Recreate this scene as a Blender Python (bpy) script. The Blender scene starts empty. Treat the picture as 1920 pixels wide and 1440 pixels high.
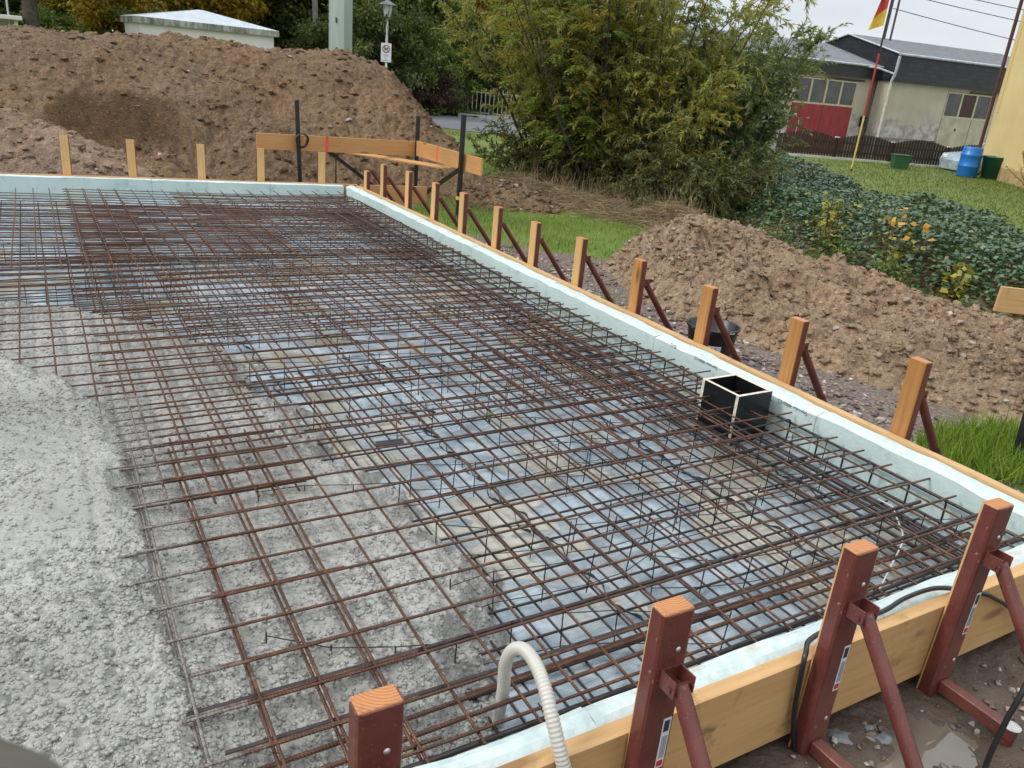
import bpy, math, random
import numpy as np
from mathutils import Matrix, Vector

# ------------------------------------------------------------------ camera, light
S = bpy.context.scene
COL = S.collection
cam = bpy.data.cameras.new('camera'); cam_o = bpy.data.objects.new('camera', cam); COL.objects.link(cam_o)
cam.sensor_fit = 'HORIZONTAL'; cam.sensor_width = 36.0; cam.lens = 1497.47 / 1920 * 36
cam.clip_start = 0.02; cam.clip_end = 2000
CR = ((0.86832, -0.107898, 0.484127), (-0.488599, -0.354104, 0.797422), (0.085391, -0.928961, -0.360194))
cam_o.matrix_world = Matrix([[r[0], -r[1], -r[2], 0] for r in CR] + [[0, 0, 0, 1]])
cam_o.location = (0, 0, 1.4)
cam.dof.use_dof = True; cam.dof.focus_distance = 3.2; cam.dof.aperture_fstop = 14.0
S.camera = cam_o
S.view_settings.view_transform = 'Standard'; S.view_settings.look = 'None'
S.view_settings.gamma = 1; S.view_settings.exposure = 0.36

SUN_FROM = Vector((-0.66, 0.22, 0.66)).normalized()
w = bpy.data.worlds.new('World'); S.world = w; w.use_nodes = True
nt = w.node_tree; nt.nodes.clear()
sky = nt.nodes.new('ShaderNodeTexSky'); sky.sky_type = 'NISHITA'; sky.sun_disc = False
sky.sun_elevation = math.asin(SUN_FROM.z); sky.sun_rotation = math.atan2(SUN_FROM.x, SUN_FROM.y)
tc = nt.nodes.new('ShaderNodeTexCoord')
mp = nt.nodes.new('ShaderNodeMapping'); mp.inputs['Scale'].default_value = (1.0, 1.0, 2.6)
nz = nt.nodes.new('ShaderNodeTexNoise'); nz.inputs['Scale'].default_value = 2.6; nz.inputs['Detail'].default_value = 6
rp = nt.nodes.new('ShaderNodeValToRGB')
rp.color_ramp.elements[0].position = 0.32; rp.color_ramp.elements[0].color = (6.0, 6.5, 7.2, 1)
rp.color_ramp.elements[1].position = 0.66; rp.color_ramp.elements[1].color = (8.9, 9.1, 9.3, 1)
mx = nt.nodes.new('ShaderNodeMix'); mx.data_type = 'RGBA'; mx.inputs[0].default_value = 0.93
bg = nt.nodes.new('ShaderNodeBackground'); bg.inputs['Strength'].default_value = 0.095
wo = nt.nodes.new('ShaderNodeOutputWorld')
nt.links.new(tc.outputs['Generated'], mp.inputs['Vector']); nt.links.new(mp.outputs[0], nz.inputs['Vector'])
nt.links.new(nz.outputs['Fac'], rp.inputs[0])
nt.links.new(sky.outputs[0], mx.inputs[6]); nt.links.new(rp.outputs[0], mx.inputs[7])
# an overcast sky is about three times brighter overhead than at the horizon
sx_ = nt.nodes.new('ShaderNodeSeparateXYZ'); nt.links.new(tc.outputs['Generated'], sx_.inputs[0])
mr = nt.nodes.new('ShaderNodeMapRange'); mr.inputs['From Min'].default_value = 0.05; mr.inputs['From Max'].default_value = 1.0; mr.inputs['To Min'].default_value = 0.86; mr.inputs['To Max'].default_value = 1.95
nt.links.new(sx_.outputs[2], mr.inputs['Value'])
vm = nt.nodes.new('ShaderNodeVectorMath'); vm.operation = 'SCALE'; nt.links.new(mx.outputs[2], vm.inputs[0]); nt.links.new(mr.outputs[0], vm.inputs['Scale'])
nt.links.new(vm.outputs[0], bg.inputs['Color']); nt.links.new(bg.outputs[0], wo.inputs['Surface'])
sun = bpy.data.lights.new('sun', 'SUN'); sun.energy = 1.5; sun.angle = math.radians(14); sun.color = (1, 0.97, 0.92)
sun_o = bpy.data.objects.new('sun', sun); COL.objects.link(sun_o)
sun_o.rotation_euler = SUN_FROM.to_track_quat('Z', 'Y').to_euler()

random.seed(7); RNG = np.random.default_rng(7)
U = random.uniform
GZ = -0.31            # level of the ground round the slab; z = 0 is the top of the formwork

# ------------------------------------------------------------------ helpers
def vnoise(x, y, seed=0):
    x = np.asarray(x, float); y = np.asarray(y, float)
    ix = np.floor(x).astype(np.int64); iy = np.floor(y).astype(np.int64)
    fx = x - ix; fy = y - iy
    fx = fx * fx * fx * (fx * (fx * 6 - 15) + 10); fy = fy * fy * fy * (fy * (fy * 6 - 15) + 10)
    def h(a, b): return hash2(a, b, seed)
    return (h(ix, iy) * (1 - fx) + h(ix + 1, iy) * fx) * (1 - fy) + (h(ix, iy + 1) * (1 - fx) + h(ix + 1, iy + 1) * fx) * fy
def hash2(a, b, seed=0):
    v = (a * 374761393 + b * 668265263 + seed * 974711) & 0xffffffff
    v = ((v ^ (v >> 13)) * 1274126177) & 0xffffffff
    v = ((v ^ (v >> 16)) * 2246822519) & 0xffffffff
    return ((v ^ (v >> 15)) & 0xffffff) / float(0xffffff)
def fbm(x, y, octv=4, seed=0, gain=0.5):
    s = 0; a = 1; t = 0
    for i in range(octv):
        s = s + a * (vnoise(x, y, seed + i * 17) - 0.5); t += a; a *= gain
        x = x * 2.03 + 5.1; y = y * 2.03 + 1.7
    return s / t * 2
def worley(x, y, seed=0):
    ix = np.floor(x).astype(np.int64); iy = np.floor(y).astype(np.int64)
    best = np.full(np.shape(x), 9.0); hid = np.zeros(np.shape(x))
    for dx in (-1, 0, 1):
        for dy in (-1, 0, 1):
            cx = ix + dx; cy = iy + dy
            px = cx + 0.15 + 0.7 * hash2(cx, cy, seed); py = cy + 0.15 + 0.7 * hash2(cx, cy, seed + 5)
            d = np.hypot(x - px, y - py); m = d < best
            best = np.where(m, d, best); hid = np.where(m, hash2(cx, cy, seed + 9), hid)
    return best, hid
def stones(x, y, cell, seed=0, share=1.0):
    d, h = worley(x / cell, y / cell, seed)
    r = 0.35 + 0.25 * h
    b = np.sqrt(np.clip(1 - (d / r) ** 2, 0, 1))
    return b * (hash2((h * 1e5).astype(np.int64), (h * 7e4).astype(np.int64), seed) < share) * (0.4 + 0.6 * h)
def sm(a, b, x):
    t = np.clip((x - a) / (b - a), 0, 1); return t * t * (3 - 2 * t)

def tag(o, label=None, cat=None, group=None, kind=None):
    if label: o['label'] = label
    if cat: o['category'] = cat
    if group: o['group'] = group
    if kind: o['kind'] = kind
    return o
def link(name, me, mat=None, parent=None):
    if mat is not None and not me.materials: me.materials.append(mat)
    o = bpy.data.objects.new(name, me); COL.objects.link(o)
    if parent is not None: o.parent = parent
    return o
def thing(name, label, cat, loc=(0, 0, 0), rz=0, group=None):
    o = bpy.data.objects.new(name, None); COL.objects.link(o); o.empty_display_size = 0.1
    o.location = loc; o.rotation_euler = (0, 0, rz)
    return tag(o, label, cat, group)
def dup(o, parent=None):
    c = o.copy(); COL.objects.link(c); c.parent = parent
    for ch in list(o.children): dup(ch, c)
    return c
def mesh_np(name, V, F, mat=None, parent=None, smooth=False):
    V = np.ascontiguousarray(V, np.float32); F = np.ascontiguousarray(F, np.int32); n, k = F.shape
    me = bpy.data.meshes.new(name)
    me.vertices.add(len(V)); me.vertices.foreach_set('co', V.ravel())
    me.loops.add(n * k); me.loops.foreach_set('vertex_index', F.ravel())
    me.polygons.add(n); me.polygons.foreach_set('loop_start', np.arange(0, n * k, k, dtype=np.int32))
    if smooth: me.polygons.foreach_set('use_smooth', np.ones(n, bool))
    me.update(calc_edges=True); me.validate()
    return link(name, me, mat, parent)
def grid_faces(nx, ny, keep=None):
    i = np.arange(nx * ny).reshape(ny, nx)
    F = np.stack([i[:-1, :-1], i[:-1, 1:], i[1:, 1:], i[1:, :-1]], -1).reshape(-1, 4)
    if keep is not None:
        k = keep.reshape(ny, nx); kk = (k[:-1, :-1] | k[:-1, 1:] | k[1:, 1:] | k[1:, :-1]).ravel(); F = F[kk]
    return F
def compact(V, F):
    u, inv = np.unique(F.ravel(), return_inverse=True)
    return V[u], inv.reshape(F.shape)

class MB:
    """collects shapes, builds one mesh"""
    def __init__(s): s.v = []; s.f = []; s.m = []; s.sm = []
    def add(s, V, F, m=0, smooth=False):
        b = len(s.v); s.v += [tuple(map(float, v)) for v in V]
        for f in F: s.f.append([b + i for i in f]); s.m.append(m); s.sm.append(smooth)
    def box(s, a, b, m=0, mtx=None, bev=0.0):
        (x0, y0, z0), (x1, y1, z1) = a, b
        if bev > 0:
            c = bev; V = []; F = []
            xs = (x0, x1); ys = (y0, y1); zs = (z0, z1)
            idx = {}
            for i in (0, 1):
                for j in (0, 1):
                    for k in (0, 1):
                        sx, sy, sz = (1 - 2 * i), (1 - 2 * j), (1 - 2 * k)
                        idx[i, j, k] = len(V)
                        V += [(xs[i], ys[j] + sy * c, zs[k] + sz * c), (xs[i] + sx * c, ys[j], zs[k] + sz * c), (xs[i] + sx * c, ys[j] + sy * c, zs[k])]
            q = lambda i, j, k, ax: idx[i, j, k] + ax
            for ax in range(3):
                for e in (0, 1):
                    o = [(0, 0), (1, 0), (1, 1), (0, 1)]; f = []
                    for (p, r) in o:
                        t = [0, 0, 0]; t[ax] = e; t[(ax + 1) % 3] = p; t[(ax + 2) % 3] = r
                        f.append(q(*t, ax))
                    F.append(f if e else f[::-1])
            for ax in range(3):
                a1, a2 = (ax + 1) % 3, (ax + 2) % 3
                for p in (0, 1):
                    for r in (0, 1):
                        t0 = [0, 0, 0]; t0[a1] = p; t0[a2] = r; t1 = list(t0); t1[ax] = 1
                        f = [q(*t0, a1), q(*t1, a1), q(*t1, a2), q(*t0, a2)]
                        F.append(f if (p ^ r) else f[::-1])
            for i in (0, 1):
                for j in (0, 1):
                    for k in (0, 1):
                        f = [q(i, j, k, 0), q(i, j, k, 1), q(i, j, k, 2)]
                        F.append(f if (i + j + k) % 2 else f[::-1])
        else:
            V = [(x, y, z) for z in (z0, z1) for y in (y0, y1) for x in (x0, x1)]
            F = [(0, 2, 3, 1), (4, 5, 7, 6), (0, 1, 5, 4), (2, 6, 7, 3), (0, 4, 6, 2), (1, 3, 7, 5)]
        if mtx is not None: V = [tuple(mtx @ Vector(v)) for v in V]
        s.add(V, F, m); return s
    def tube(s, pts, r, n=8, m=0, cap=True, smooth=True):
        P = [Vector(p) for p in pts]; k = len(P)
        R_ = r if isinstance(r, (list, tuple)) else [r] * k
        V = []; T0 = None; nrm = None
        for i in range(k):
            T = (P[min(i + 1, k - 1)] - P[max(i - 1, 0)]).normalized()
            if nrm is None:
                nrm = T.orthogonal().normalized()
            else:
                nrm = (nrm - T * nrm.dot(T)).normalized()
            bn = T.cross(nrm)
            for j in range(n):
                a = 2 * math.pi * j / n
                V.append(P[i] + (nrm * math.cos(a) + bn * math.sin(a)) * R_[i])
        F = []
        for i in range(k - 1):
            for j in range(n):
                F.append((i * n + j, i * n + (j + 1) % n, (i + 1) * n + (j + 1) % n, (i + 1) * n + j))
        s.add(V, F, m, smooth)
        if cap:
            s.add(V[:n], [list(range(n))[::-1]], m); s.add(V[-n:], [list(range(n))], m)
        return s
    def lathe(s, prof, c=(0, 0, 0), n=24, m=0, smooth=True):
        V = []; k = len(prof)
        for (r, z) in prof:
            for j in range(n):
                a = 2 * math.pi * j / n; V.append((c[0] + r * math.cos(a), c[1] + r * math.sin(a), c[2] + z))
        F = [(i * n + j, i * n + (j + 1) % n, (i + 1) * n + (j + 1) % n, (i + 1) * n + j) for i in range(k - 1) for j in range(n)]
        s.add(V, F, m, smooth); return s
    def prism(s, poly, z0, z1, m=0, mtx=None):
        n = len(poly); V = [(x, y, z0) for x, y in poly] + [(x, y, z1) for x, y in poly]
        F = [list(range(n))[::-1], list(range(n, 2 * n))] + [(i, (i + 1) % n, n + (i + 1) % n, n + i) for i in range(n)]
        if mtx is not None: V = [tuple(mtx @ Vector(v)) for v in V]
        s.add(V, F, m); return s
    def build(s, name, mats, parent=None):
        me = bpy.data.meshes.new(name); me.from_pydata(s.v, [], s.f)
        mats = mats if isinstance(mats, (list, tuple)) else [mats]
        for m in mats: me.materials.append(m)
        me.polygons.foreach_set('material_index', s.m); me.polygons.foreach_set('use_smooth', s.sm)
        me.update(); return link(name, me, None, parent)
def frame(o, x, y=None, z=None):
    """matrix with columns x, y, z at o"""
    x = Vector(x).normalized(); z = Vector(z or (0, 0, 1)).normalized(); y = z.cross(x).normalized(); z = x.cross(y)
    return Matrix(((x.x, y.x, z.x, o[0]), (x.y, y.y, z.y, o[1]), (x.z, y.z, z.z, o[2]), (0, 0, 0, 1)))

# ------------------------------------------------------------------ materials
class NT:
    def __init__(s, name):
        s.m = bpy.data.materials.new(name); s.m.use_nodes = True; s.t = s.m.node_tree
        s.t.nodes.clear(); s.out = s.N('OutputMaterial'); s.tc = s.N('TexCoord')
    def N(s, t, **k):
        n = s.t.nodes.new('ShaderNode' + t)
        for a, b in k.items(): setattr(n, a, b)
        return n
    def set(s, sock, v):
        if hasattr(v, 'is_output') or isinstance(v, bpy.types.NodeSocket): s.t.links.new(v, sock)
        else:
            if isinstance(v, tuple) and len(v) == 3 and sock.type == 'RGBA': v = v + (1,)
            sock.default_value = v
    def map(s, scale=(1, 1, 1), rot=(0, 0, 0), src='Object', vary=0.0):
        n = s.N('Mapping'); n.inputs['Scale'].default_value = scale; n.inputs['Rotation'].default_value = rot
        if vary:      # another piece of timber for every object
            oi = s.N('ObjectInfo'); vm_ = s.N('VectorMath', operation='SCALE'); vm_.inputs[0].default_value = (vary, vary * .7, vary * 1.3)
            s.t.links.new(oi.outputs['Random'], vm_.inputs['Scale']); s.t.links.new(vm_.outputs[0], n.inputs['Location'])
        s.t.links.new(s.tc.outputs[src], n.inputs['Vector']); return n.outputs[0]
    def noise(s, scale, detail=4, vec=None, rough=0.55, dist=0):
        n = s.N('TexNoise'); n.inputs['Scale'].default_value = scale; n.inputs['Detail'].default_value = detail
        n.inputs['Roughness'].default_value = rough; n.inputs['Distortion'].default_value = dist
        s.t.links.new(vec if vec is not None else s.tc.outputs['Object'], n.inputs['Vector']); return n.outputs['Fac']
    def voro(s, scale, vec=None, out='Distance'):
        n = s.N('TexVoronoi'); n.inputs['Scale'].default_value = scale
        s.t.links.new(vec if vec is not None else s.tc.outputs['Object'], n.inputs['Vector']); return n.outputs[out]
    def wave(s, scale, vec=None, dist=2, det=2, dscale=1, dirn='X', typ='BANDS'):
        n = s.N('TexWave', wave_type=typ)
        if typ == 'BANDS': n.bands_direction = dirn
        else: n.rings_direction = dirn
        n.inputs['Scale'].default_value = scale; n.inputs['Distortion'].default_value = dist
        n.inputs['Detail'].default_value = det; n.inputs['Detail Scale'].default_value = dscale
        s.t.links.new(vec if vec is not None else s.tc.outputs['Object'], n.inputs['Vector']); return n.outputs['Fac']
    def ramp(s, fac, *st):
        n = s.N('ValToRGB'); e = n.color_ramp.elements
        while len(e) < len(st): e.new(0.5)
        for i, (p, c) in enumerate(st):
            e[i].position = p
            c = (c, c, c) if isinstance(c, (int, float)) else c
            e[i].color = tuple(c) + (1,)
        s.set(n.inputs[0], fac); return n.outputs[0]
    def mix(s, fac, a, b, mode='MIX'):
        n = s.N('Mix', data_type='RGBA', blend_type=mode); s.set(n.inputs[0], fac); s.set(n.inputs[6], a); s.set(n.inputs[7], b); return n.outputs[2]
    def math(s, op, a, b=0.0):
        n = s.N('Math', operation=op); s.set(n.inputs[0], a); s.set(n.inputs[1], b); return n.outputs[0]
    def sep(s, src='Object'):
        n = s.N('SeparateXYZ'); s.t.links.new(s.tc.outputs[src], n.inputs[0]); return n.outputs
    def bump(s, h, strength=0.5, dist=0.01, nrm=None):
        n = s.N('Bump'); n.inputs['Strength'].default_value = strength; n.inputs['Distance'].default_value = dist
        s.set(n.inputs['Height'], h)
        if nrm is not None: s.t.links.new(nrm, n.inputs['Normal'])
        return n.outputs[0]
    def attr(s, name):
        n = s.N('Attribute'); n.attribute_name = name; return n
    def pbr(s, col, rough=0.6, nrm=None, metal=0.0, spec=0.5, **k):
        b = s.N('BsdfPrincipled'); s.set(b.inputs['Base Color'], col); s.set(b.inputs['Roughness'], rough)
        s.set(b.inputs['Metallic'], metal); s.set(b.inputs['Specular IOR Level'], spec)
        if nrm is not None: s.t.links.new(nrm, b.inputs['Normal'])
        for a, v in k.items(): s.set(b.inputs[a.replace('_', ' ')], v)
        s.t.links.new(b.outputs[0], s.out.inputs[0]); return s.m

def plain(name, col, rough=0.6, metal=0.0, var=0.25, scale=6, bump=0.0, spec=0.5):
    t = NT(name); n = t.noise(scale, 5)
    dark = tuple(c * (1 - var) for c in col); lite = tuple(min(1, c * (1 + var)) for c in col)
    return t.pbr(t.ramp(n, (0.3, dark), (0.7, lite)), rough, t.bump(t.noise(scale * 8, 3), bump, 0.004) if bump else None, metal, spec)

def wood(name, axis='X', lite=(0.66, 0.42, 0.185), dark=(0.43, 0.235, 0.085), stain=0.0, wet=0.45):
    t = NT(name)
    k = {'X': (0.6, 9, 9), 'Y': (9, 0.6, 9), 'Z': (9, 9, 0.6)}[axis]
    v = t.map(k, vary=9)
    g = t.wave(1.1, v, dist=9, det=4, dscale=0.5, dirn={'X': 'Y', 'Y': 'Z', 'Z': 'X'}[axis])
    f = t.noise(7, 6, v, rough=0.65)
    md = tuple(a * 0.72 + b * 0.28 for a, b in zip(lite, dark))
    c = t.ramp(g, (0.1, lite), (0.75, tuple(a * 0.85 + b * 0.15 for a, b in zip(lite, dark))), (1.0, md))
    c = t.mix(t.ramp(f, (0.45, 0.0), (0.8, 0.7)), c, dark)
    # knots
    kv = t.map({'X': (2.2, 7, 7), 'Y': (7, 2.2, 7), 'Z': (7, 7, 2.2)}[axis], vary=5)
    kd = t.voro(0.75, kv); c = t.mix(t.ramp(kd, (0.06, 0.9), (0.14, 0.0)), c, (0.16, 0.07, 0.025))
    big = t.noise(1.7, 4); c = t.mix(t.ramp(big, (0.35, 0.0), (0.75, 0.35)), c, tuple(a * 0.75 for a in dark))
    oi = t.N('ObjectInfo'); c = t.mix(t.math('MULTIPLY', oi.outputs['Random'], 0.4), c, tuple(a * 0.8 for a in dark))
    if stain:
        st = t.noise(4.5, 8, rough=0.7, dist=0.4); c = t.mix(t.ramp(st, (0.56, 0.0), (0.68, stain)), c, (0.12, 0.075, 0.04))
    return t.pbr(c, t.ramp(f, (0.3, wet), (0.8, wet + 0.25)), t.bump(g, 0.25, 0.002, t.bump(f, 0.3, 0.002)))

M = {}
M['wood_x'] = wood('board_wood_x', 'X', stain=0.8)
M['wood_y'] = wood('board_wood_y', 'Y', stain=0.5, lite=(0.62, 0.41, 0.2))
M['wood_z'] = wood('stake_wood', 'Z', lite=(0.72, 0.47, 0.2), dark=(0.5, 0.26, 0.08))
M['wood_wet'] = wood('wet_stake_wood', 'Z', lite=(0.55, 0.28, 0.085), dark=(0.27, 0.105, 0.03), wet=0.3)
M['wood_loc'] = wood('batter_board_wood', 'X', lite=(0.66, 0.37, 0.14), dark=(0.42, 0.19, 0.06))
t = NT('end_grain')
sx = t.map((1, 1, 0.02), vary=.05); g = t.wave(42, sx, dist=1.5, det=2, dscale=2, typ='RINGS', dirn='Z')
c = t.ramp(g, (0.1, (0.50, 0.21, 0.07)), (0.8, (0.42, 0.165, 0.052)), (1, (0.33, 0.12, 0.036)))
c = t.mix(t.ramp(t.noise(28, 6, rough=.7), (0.5, 0.0), (0.75, 0.6)), c, (0.22, 0.085, 0.04))
M['endgrain'] = t.pbr(c, 0.4, t.bump(t.noise(120, 3), 0.4, 0.002))
t = NT('red_oxide_steel')
n1 = t.noise(9, 6); n2 = t.noise(160, 2)
c = t.ramp(n1, (0.3, (0.095, 0.024, 0.019)), (0.7, (0.15, 0.042, 0.034)))
drops = t.voro(95); c = t.mix(t.ramp(drops, (0.10, 0.5), (0.2, 0.0)), c, (0.3, 0.13, 0.11))
c = t.mix(t.ramp(t.noise(34, 5, rough=.75), (0.66, 0), (0.72, 0.75)), c, (0.36, 0.31, 0.27))
c = t.mix(t.ramp(t.noise(5, 7, rough=.75), (0.58, 0), (0.70, 0.6)), c, (0.17, 0.075, 0.035))
M['red'] = t.pbr(c, t.ramp(n1, (0.3, 0.28), (0.7, 0.45)), t.bump(drops, 0.2, 0.002, t.bump(n2, 0.12, 0.001)))
t = NT('rust_rebar')
xyz = t.sep(); k = t.math('ADD', t.math('ADD', xyz[0], xyz[1]), t.math('MULTIPLY', xyz[2], 0.6))
rib = t.math('SINE', t.math('MULTIPLY', k, 720.0))
n1 = t.noise(14, 6, rough=0.7); n2 = t.noise(2.3, 3)
c = t.ramp(n1, (0.30, (0.04, 0.019, 0.012)), (0.50, (0.135, 0.056, 0.029)), (0.72, (0.36, 0.165, 0.078)))
c = t.mix(t.ramp(n2, (0.42, 0.0), (0.66, 0.7)), c, (0.085, 0.042, 0.028))
c = t.mix(t.ramp(rib, (0.0, 0.45), (0.6, 0.0)), c, (0.03, 0.016, 0.012))
# spots of wet concrete dried on where the pour has splashed
geo = t.N('NewGeometry'); sp = t.N('SeparateXYZ'); t.t.links.new(geo.outputs['Position'], sp.inputs[0])
near = t.math('SUBTRACT', 0.36, sp.outputs[0])
spl = t.math('MULTIPLY', t.math('LESS_THAN', sp.outputs[1], 3.6), t.math('ADD', t.math('MULTIPLY', near, 1.7), t.noise(13, 6, rough=.7)))
c = t.mix(t.ramp(spl, (0.60, 0.0), (0.72, 0.8)), c, t.ramp(t.noise(60, 4), (0.4, (0.15, 0.14, 0.125)), (0.6, (0.29, 0.28, 0.26))))
M['rust'] = t.pbr(c, t.ramp(n1, (0.3, 0.2), (0.7, 0.42)), t.bump(rib, 0.55, 0.0012), metal=0.25)
M['rust_brown'] = plain('brown_rebar', (0.10, 0.048, 0.032), 0.3, 0.2, 0.5, 18)
M['rust_dark'] = plain('dark_rebar', (0.045, 0.033, 0.03), 0.38, 0.4, 0.4, 20)
M['wire'] = plain('tie_wire', (0.03, 0.025, 0.022), 0.4, 0.5, 0.3, 20)
t = NT('foam_board')
n1 = t.noise(3, 6); n2 = t.noise(30, 4); n3 = t.noise(7, 8, rough=0.75)
geo = t.N('NewGeometry'); sp = t.N('SeparateXYZ'); t.t.links.new(geo.outputs['Normal'], sp.inputs[0])
up = t.ramp(sp.outputs[2], (0.35, 0.0), (0.75, 1.0))
c = t.ramp(n1, (0.3, (0.43, 0.545, 0.525)), (0.7, (0.53, 0.635, 0.61)))
c = t.mix(t.math('MULTIPLY', up, 0.8), c, t.ramp(n2, (0.35, (0.44, 0.55, 0.54)), (0.65, (0.60, 0.67, 0.66))))
c = t.mix(t.ramp(n3, (0.54, 0.0), (0.66, 0.75)), c, t.mix(up, (0.33, 0.42, 0.38), (0.47, 0.37, 0.24)))
M['foam'] = t.pbr(c, 0.5, t.bump(t.noise(24, 6), 0.5, 0.008, t.bump(t.noise(180, 2), 0.2, 0.002)))
t = NT('wet_concrete')
n1 = t.noise(1.6, 6); n2 = t.noise(26, 6, rough=0.7)
c = t.ramp(n1, (0.3, (0.235, 0.23, 0.205)), (0.68, (0.375, 0.37, 0.34)))
c = t.mix(t.ramp(n2, (0.34, 0.55), (0.5, 0.0)), c, (0.15, 0.146, 0.133))
vd = t.voro(70); dome = t.math('MULTIPLY', t.ramp(vd, (0.0, 1.0), (0.25, 0.82), (0.42, 0.4), (0.55, 0.0)), t.ramp(t.noise(3.2, 3), (0.35, 0.15), (0.6, 1.0)))
M['concrete'] = t.pbr(c, t.ramp(n1, (0.3, 0.22), (0.7, 0.5)), t.bump(dome, 0.9, 0.006, t.bump(t.noise(90, 3), 0.4, 0.003, t.bump(t.noise(240, 3), 0.4, 0.0015))))
t = NT('plastic_film')
n1 = t.noise(5, 7, dist=0.5); wv = t.map((3, 9, 3)); n2 = t.noise(3, 6, wv, dist=1.2)
c = t.ramp(n1, (0.3, (0.19, 0.24, 0.275)), (0.5, (0.36, 0.43, 0.475)), (0.72, (0.52, 0.575, 0.605)))
pz_ = t.sep()[2]; hgt = t.math('ADD', pz_, t.math('MULTIPLY', t.noise(14, 6, rough=.7), 0.016))
c = t.mix(t.ramp(t.math('MULTIPLY', t.math('ADD', hgt, 0.25), 20.0), (0.18, 0.9), (0.46, 0.0)), c, (0.38, 0.365, 0.305))
c = t.mix(t.ramp(t.noise(26, 7, rough=.75), (0.58, 0), (0.68, 0.5)), c, (0.25, 0.235, 0.20))
M['film'] = t.pbr(c, t.ramp(n1, (0.3, 0.08), (0.7, 0.28)), t.bump(n2, 0.7, 0.03, t.bump(t.noise(38, 4), 0.25, 0.006)), spec=0.7)
t = NT('muddy_water')
n1 = t.noise(2.2, 5)
M['water'] = t.pbr(t.ramp(n1, (0.3, (0.24, 0.22, 0.17)), (0.65, (0.47, 0.45, 0.375))), 0.03, t.bump(t.noise(9, 2), 0.03, 0.01), spec=0.9)
t = NT('puddle_water')
M['puddle'] = t.pbr(t.ramp(t.noise(3, 4), (0.3, (0.10, 0.085, 0.06)), (0.7, (0.17, 0.145, 0.11))), 0.03, t.bump(t.noise(12, 2), 0.02, 0.01), spec=0.8)
M['black_plastic'] = plain('black_plastic', (0.016, 0.017, 0.019), 0.32, 0, 0.3, 12, 0.1)
M['black_paint'] = plain('black_steel', (0.014, 0.015, 0.018), 0.35, 0.0, 0.5, 25)
M['film_ply'] = plain('black_film_plywood', (0.008, 0.008, 0.009), 0.28, 0, 0.4, 8, spec=0.4)
M['ply_edge'] = plain('plywood_edge', (0.62, 0.56, 0.45), 0.6, 0, 0.25, 40)
M['hose'] = plain('grey_hose', (0.47, 0.45, 0.40), 0.4, 0, 0.12, 8)
M['sticker'] = plain('sticker_paper', (0.62, 0.63, 0.66), 0.4, 0, 0.06)
M['ink'] = plain('black_ink', (0.03, 0.03, 0.035), 0.5, 0, 0.1)
M['ink_green'] = plain('faded_print', (0.03, 0.08, 0.04), 0.6, 0, 0.2)
M['ink_red'] = plain('red_print', (0.5, 0.03, 0.03), 0.5, 0, 0.1)
M['zinc'] = plain('zinc_steel', (0.55, 0.55, 0.53), 0.35, 0.8, 0.2, 30)
M['pink_spray'] = plain('red_spray_paint', (0.85, 0.06, 0.07), 0.5, 0, 0.2, 30)
M['yellow_tape'] = plain('yellow_tape', (0.62, 0.52, 0.05), 0.4, 0, 0.3, 30)
M['white_cable'] = plain('white_cable', (0.7, 0.7, 0.68), 0.4, 0, 0.05)

def soil(name, a, b, d, wet=0.75, peb=0.35):
    t = NT(name)
    n1 = t.noise(1.3, 7, rough=0.65); n2 = t.noise(11, 8, rough=0.7); v = t.voro(26, out='Color'); vd = t.voro(26)
    c = t.ramp(n1, (0.32, a), (0.68, b))
    c = t.mix(t.ramp(n2, (0.32, 0.85), (0.52, 0.0)), c, d)
    n3 = t.noise(.55, 4); c = t.mix(t.ramp(n3, (0.45, 0.0), (0.62, 0.45)), c, tuple(x * f for x, f in zip(b, (1.12, .92, .82))))
    sv = t.N('SeparateColor'); t.t.links.new(v, sv.inputs[0])
    c = t.mix(t.math('MULTIPLY', t.ramp(sv.outputs[0], (0.72, 0.0), (0.9, peb)), t.ramp(vd, (0.35, 1.0), (0.5, 0.0))), c, tuple(min(1, x * 1.7 + 0.03) for x in b))
    return t.pbr(c, t.ramp(n2, (0.3, wet - 0.15), (0.7, wet + 0.1)), t.bump(n2, 1.0, 0.05, t.bump(t.voro(48), 0.7, 0.02, t.bump(t.noise(90, 4), 0.7, 0.012))), spec=0.35)
M['soil_dark'] = soil('dark_topsoil', (0.155, 0.094, 0.046), (0.235, 0.155, 0.083), (0.066, 0.037, 0.018))
M['soil_lite'] = soil('pale_subsoil', (0.235, 0.155, 0.10), (0.34, 0.245, 0.17), (0.10, 0.062, 0.04))
M['soil_clay'] = soil('clay_soil', (0.265, 0.175, 0.10), (0.41, 0.295, 0.19), (0.085, 0.052, 0.03))
t = NT('ground_mix')
at_ = t.attr('zone'); sc = t.N('SeparateColor'); t.t.links.new(at_.outputs['Color'], sc.inputs[0])
n1 = t.noise(2.1, 7, rough=0.65); n2 = t.noise(20, 8, rough=0.7); vd = t.voro(34); vc = t.voro(34, out='Color')
dirt = t.ramp(n1, (0.3, (0.09, 0.063, 0.043)), (0.7, (0.17, 0.125, 0.09)))
grav = t.mix(t.ramp(n2, (0.35, 0.7), (0.6, 0)), t.mix(0.5, (0.19, 0.145, 0.115), vc, 'MULTIPLY'), (0.06, 0.045, 0.035))
grav = t.mix(0.45, grav, t.ramp(vd, (0.1, (0.36, 0.30, 0.26)), (0.6, (0.12, 0.085, 0.065))))
gr = t.ramp(n2, (0.3, (0.045, 0.075, 0.012)), (0.55, (0.11, 0.17, 0.025)), (0.75, (0.19, 0.21, 0.04)))
gr = t.mix(t.ramp(n1, (0.45, 0), (0.75, 0.6)), gr, (0.21, 0.19, 0.05))
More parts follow.
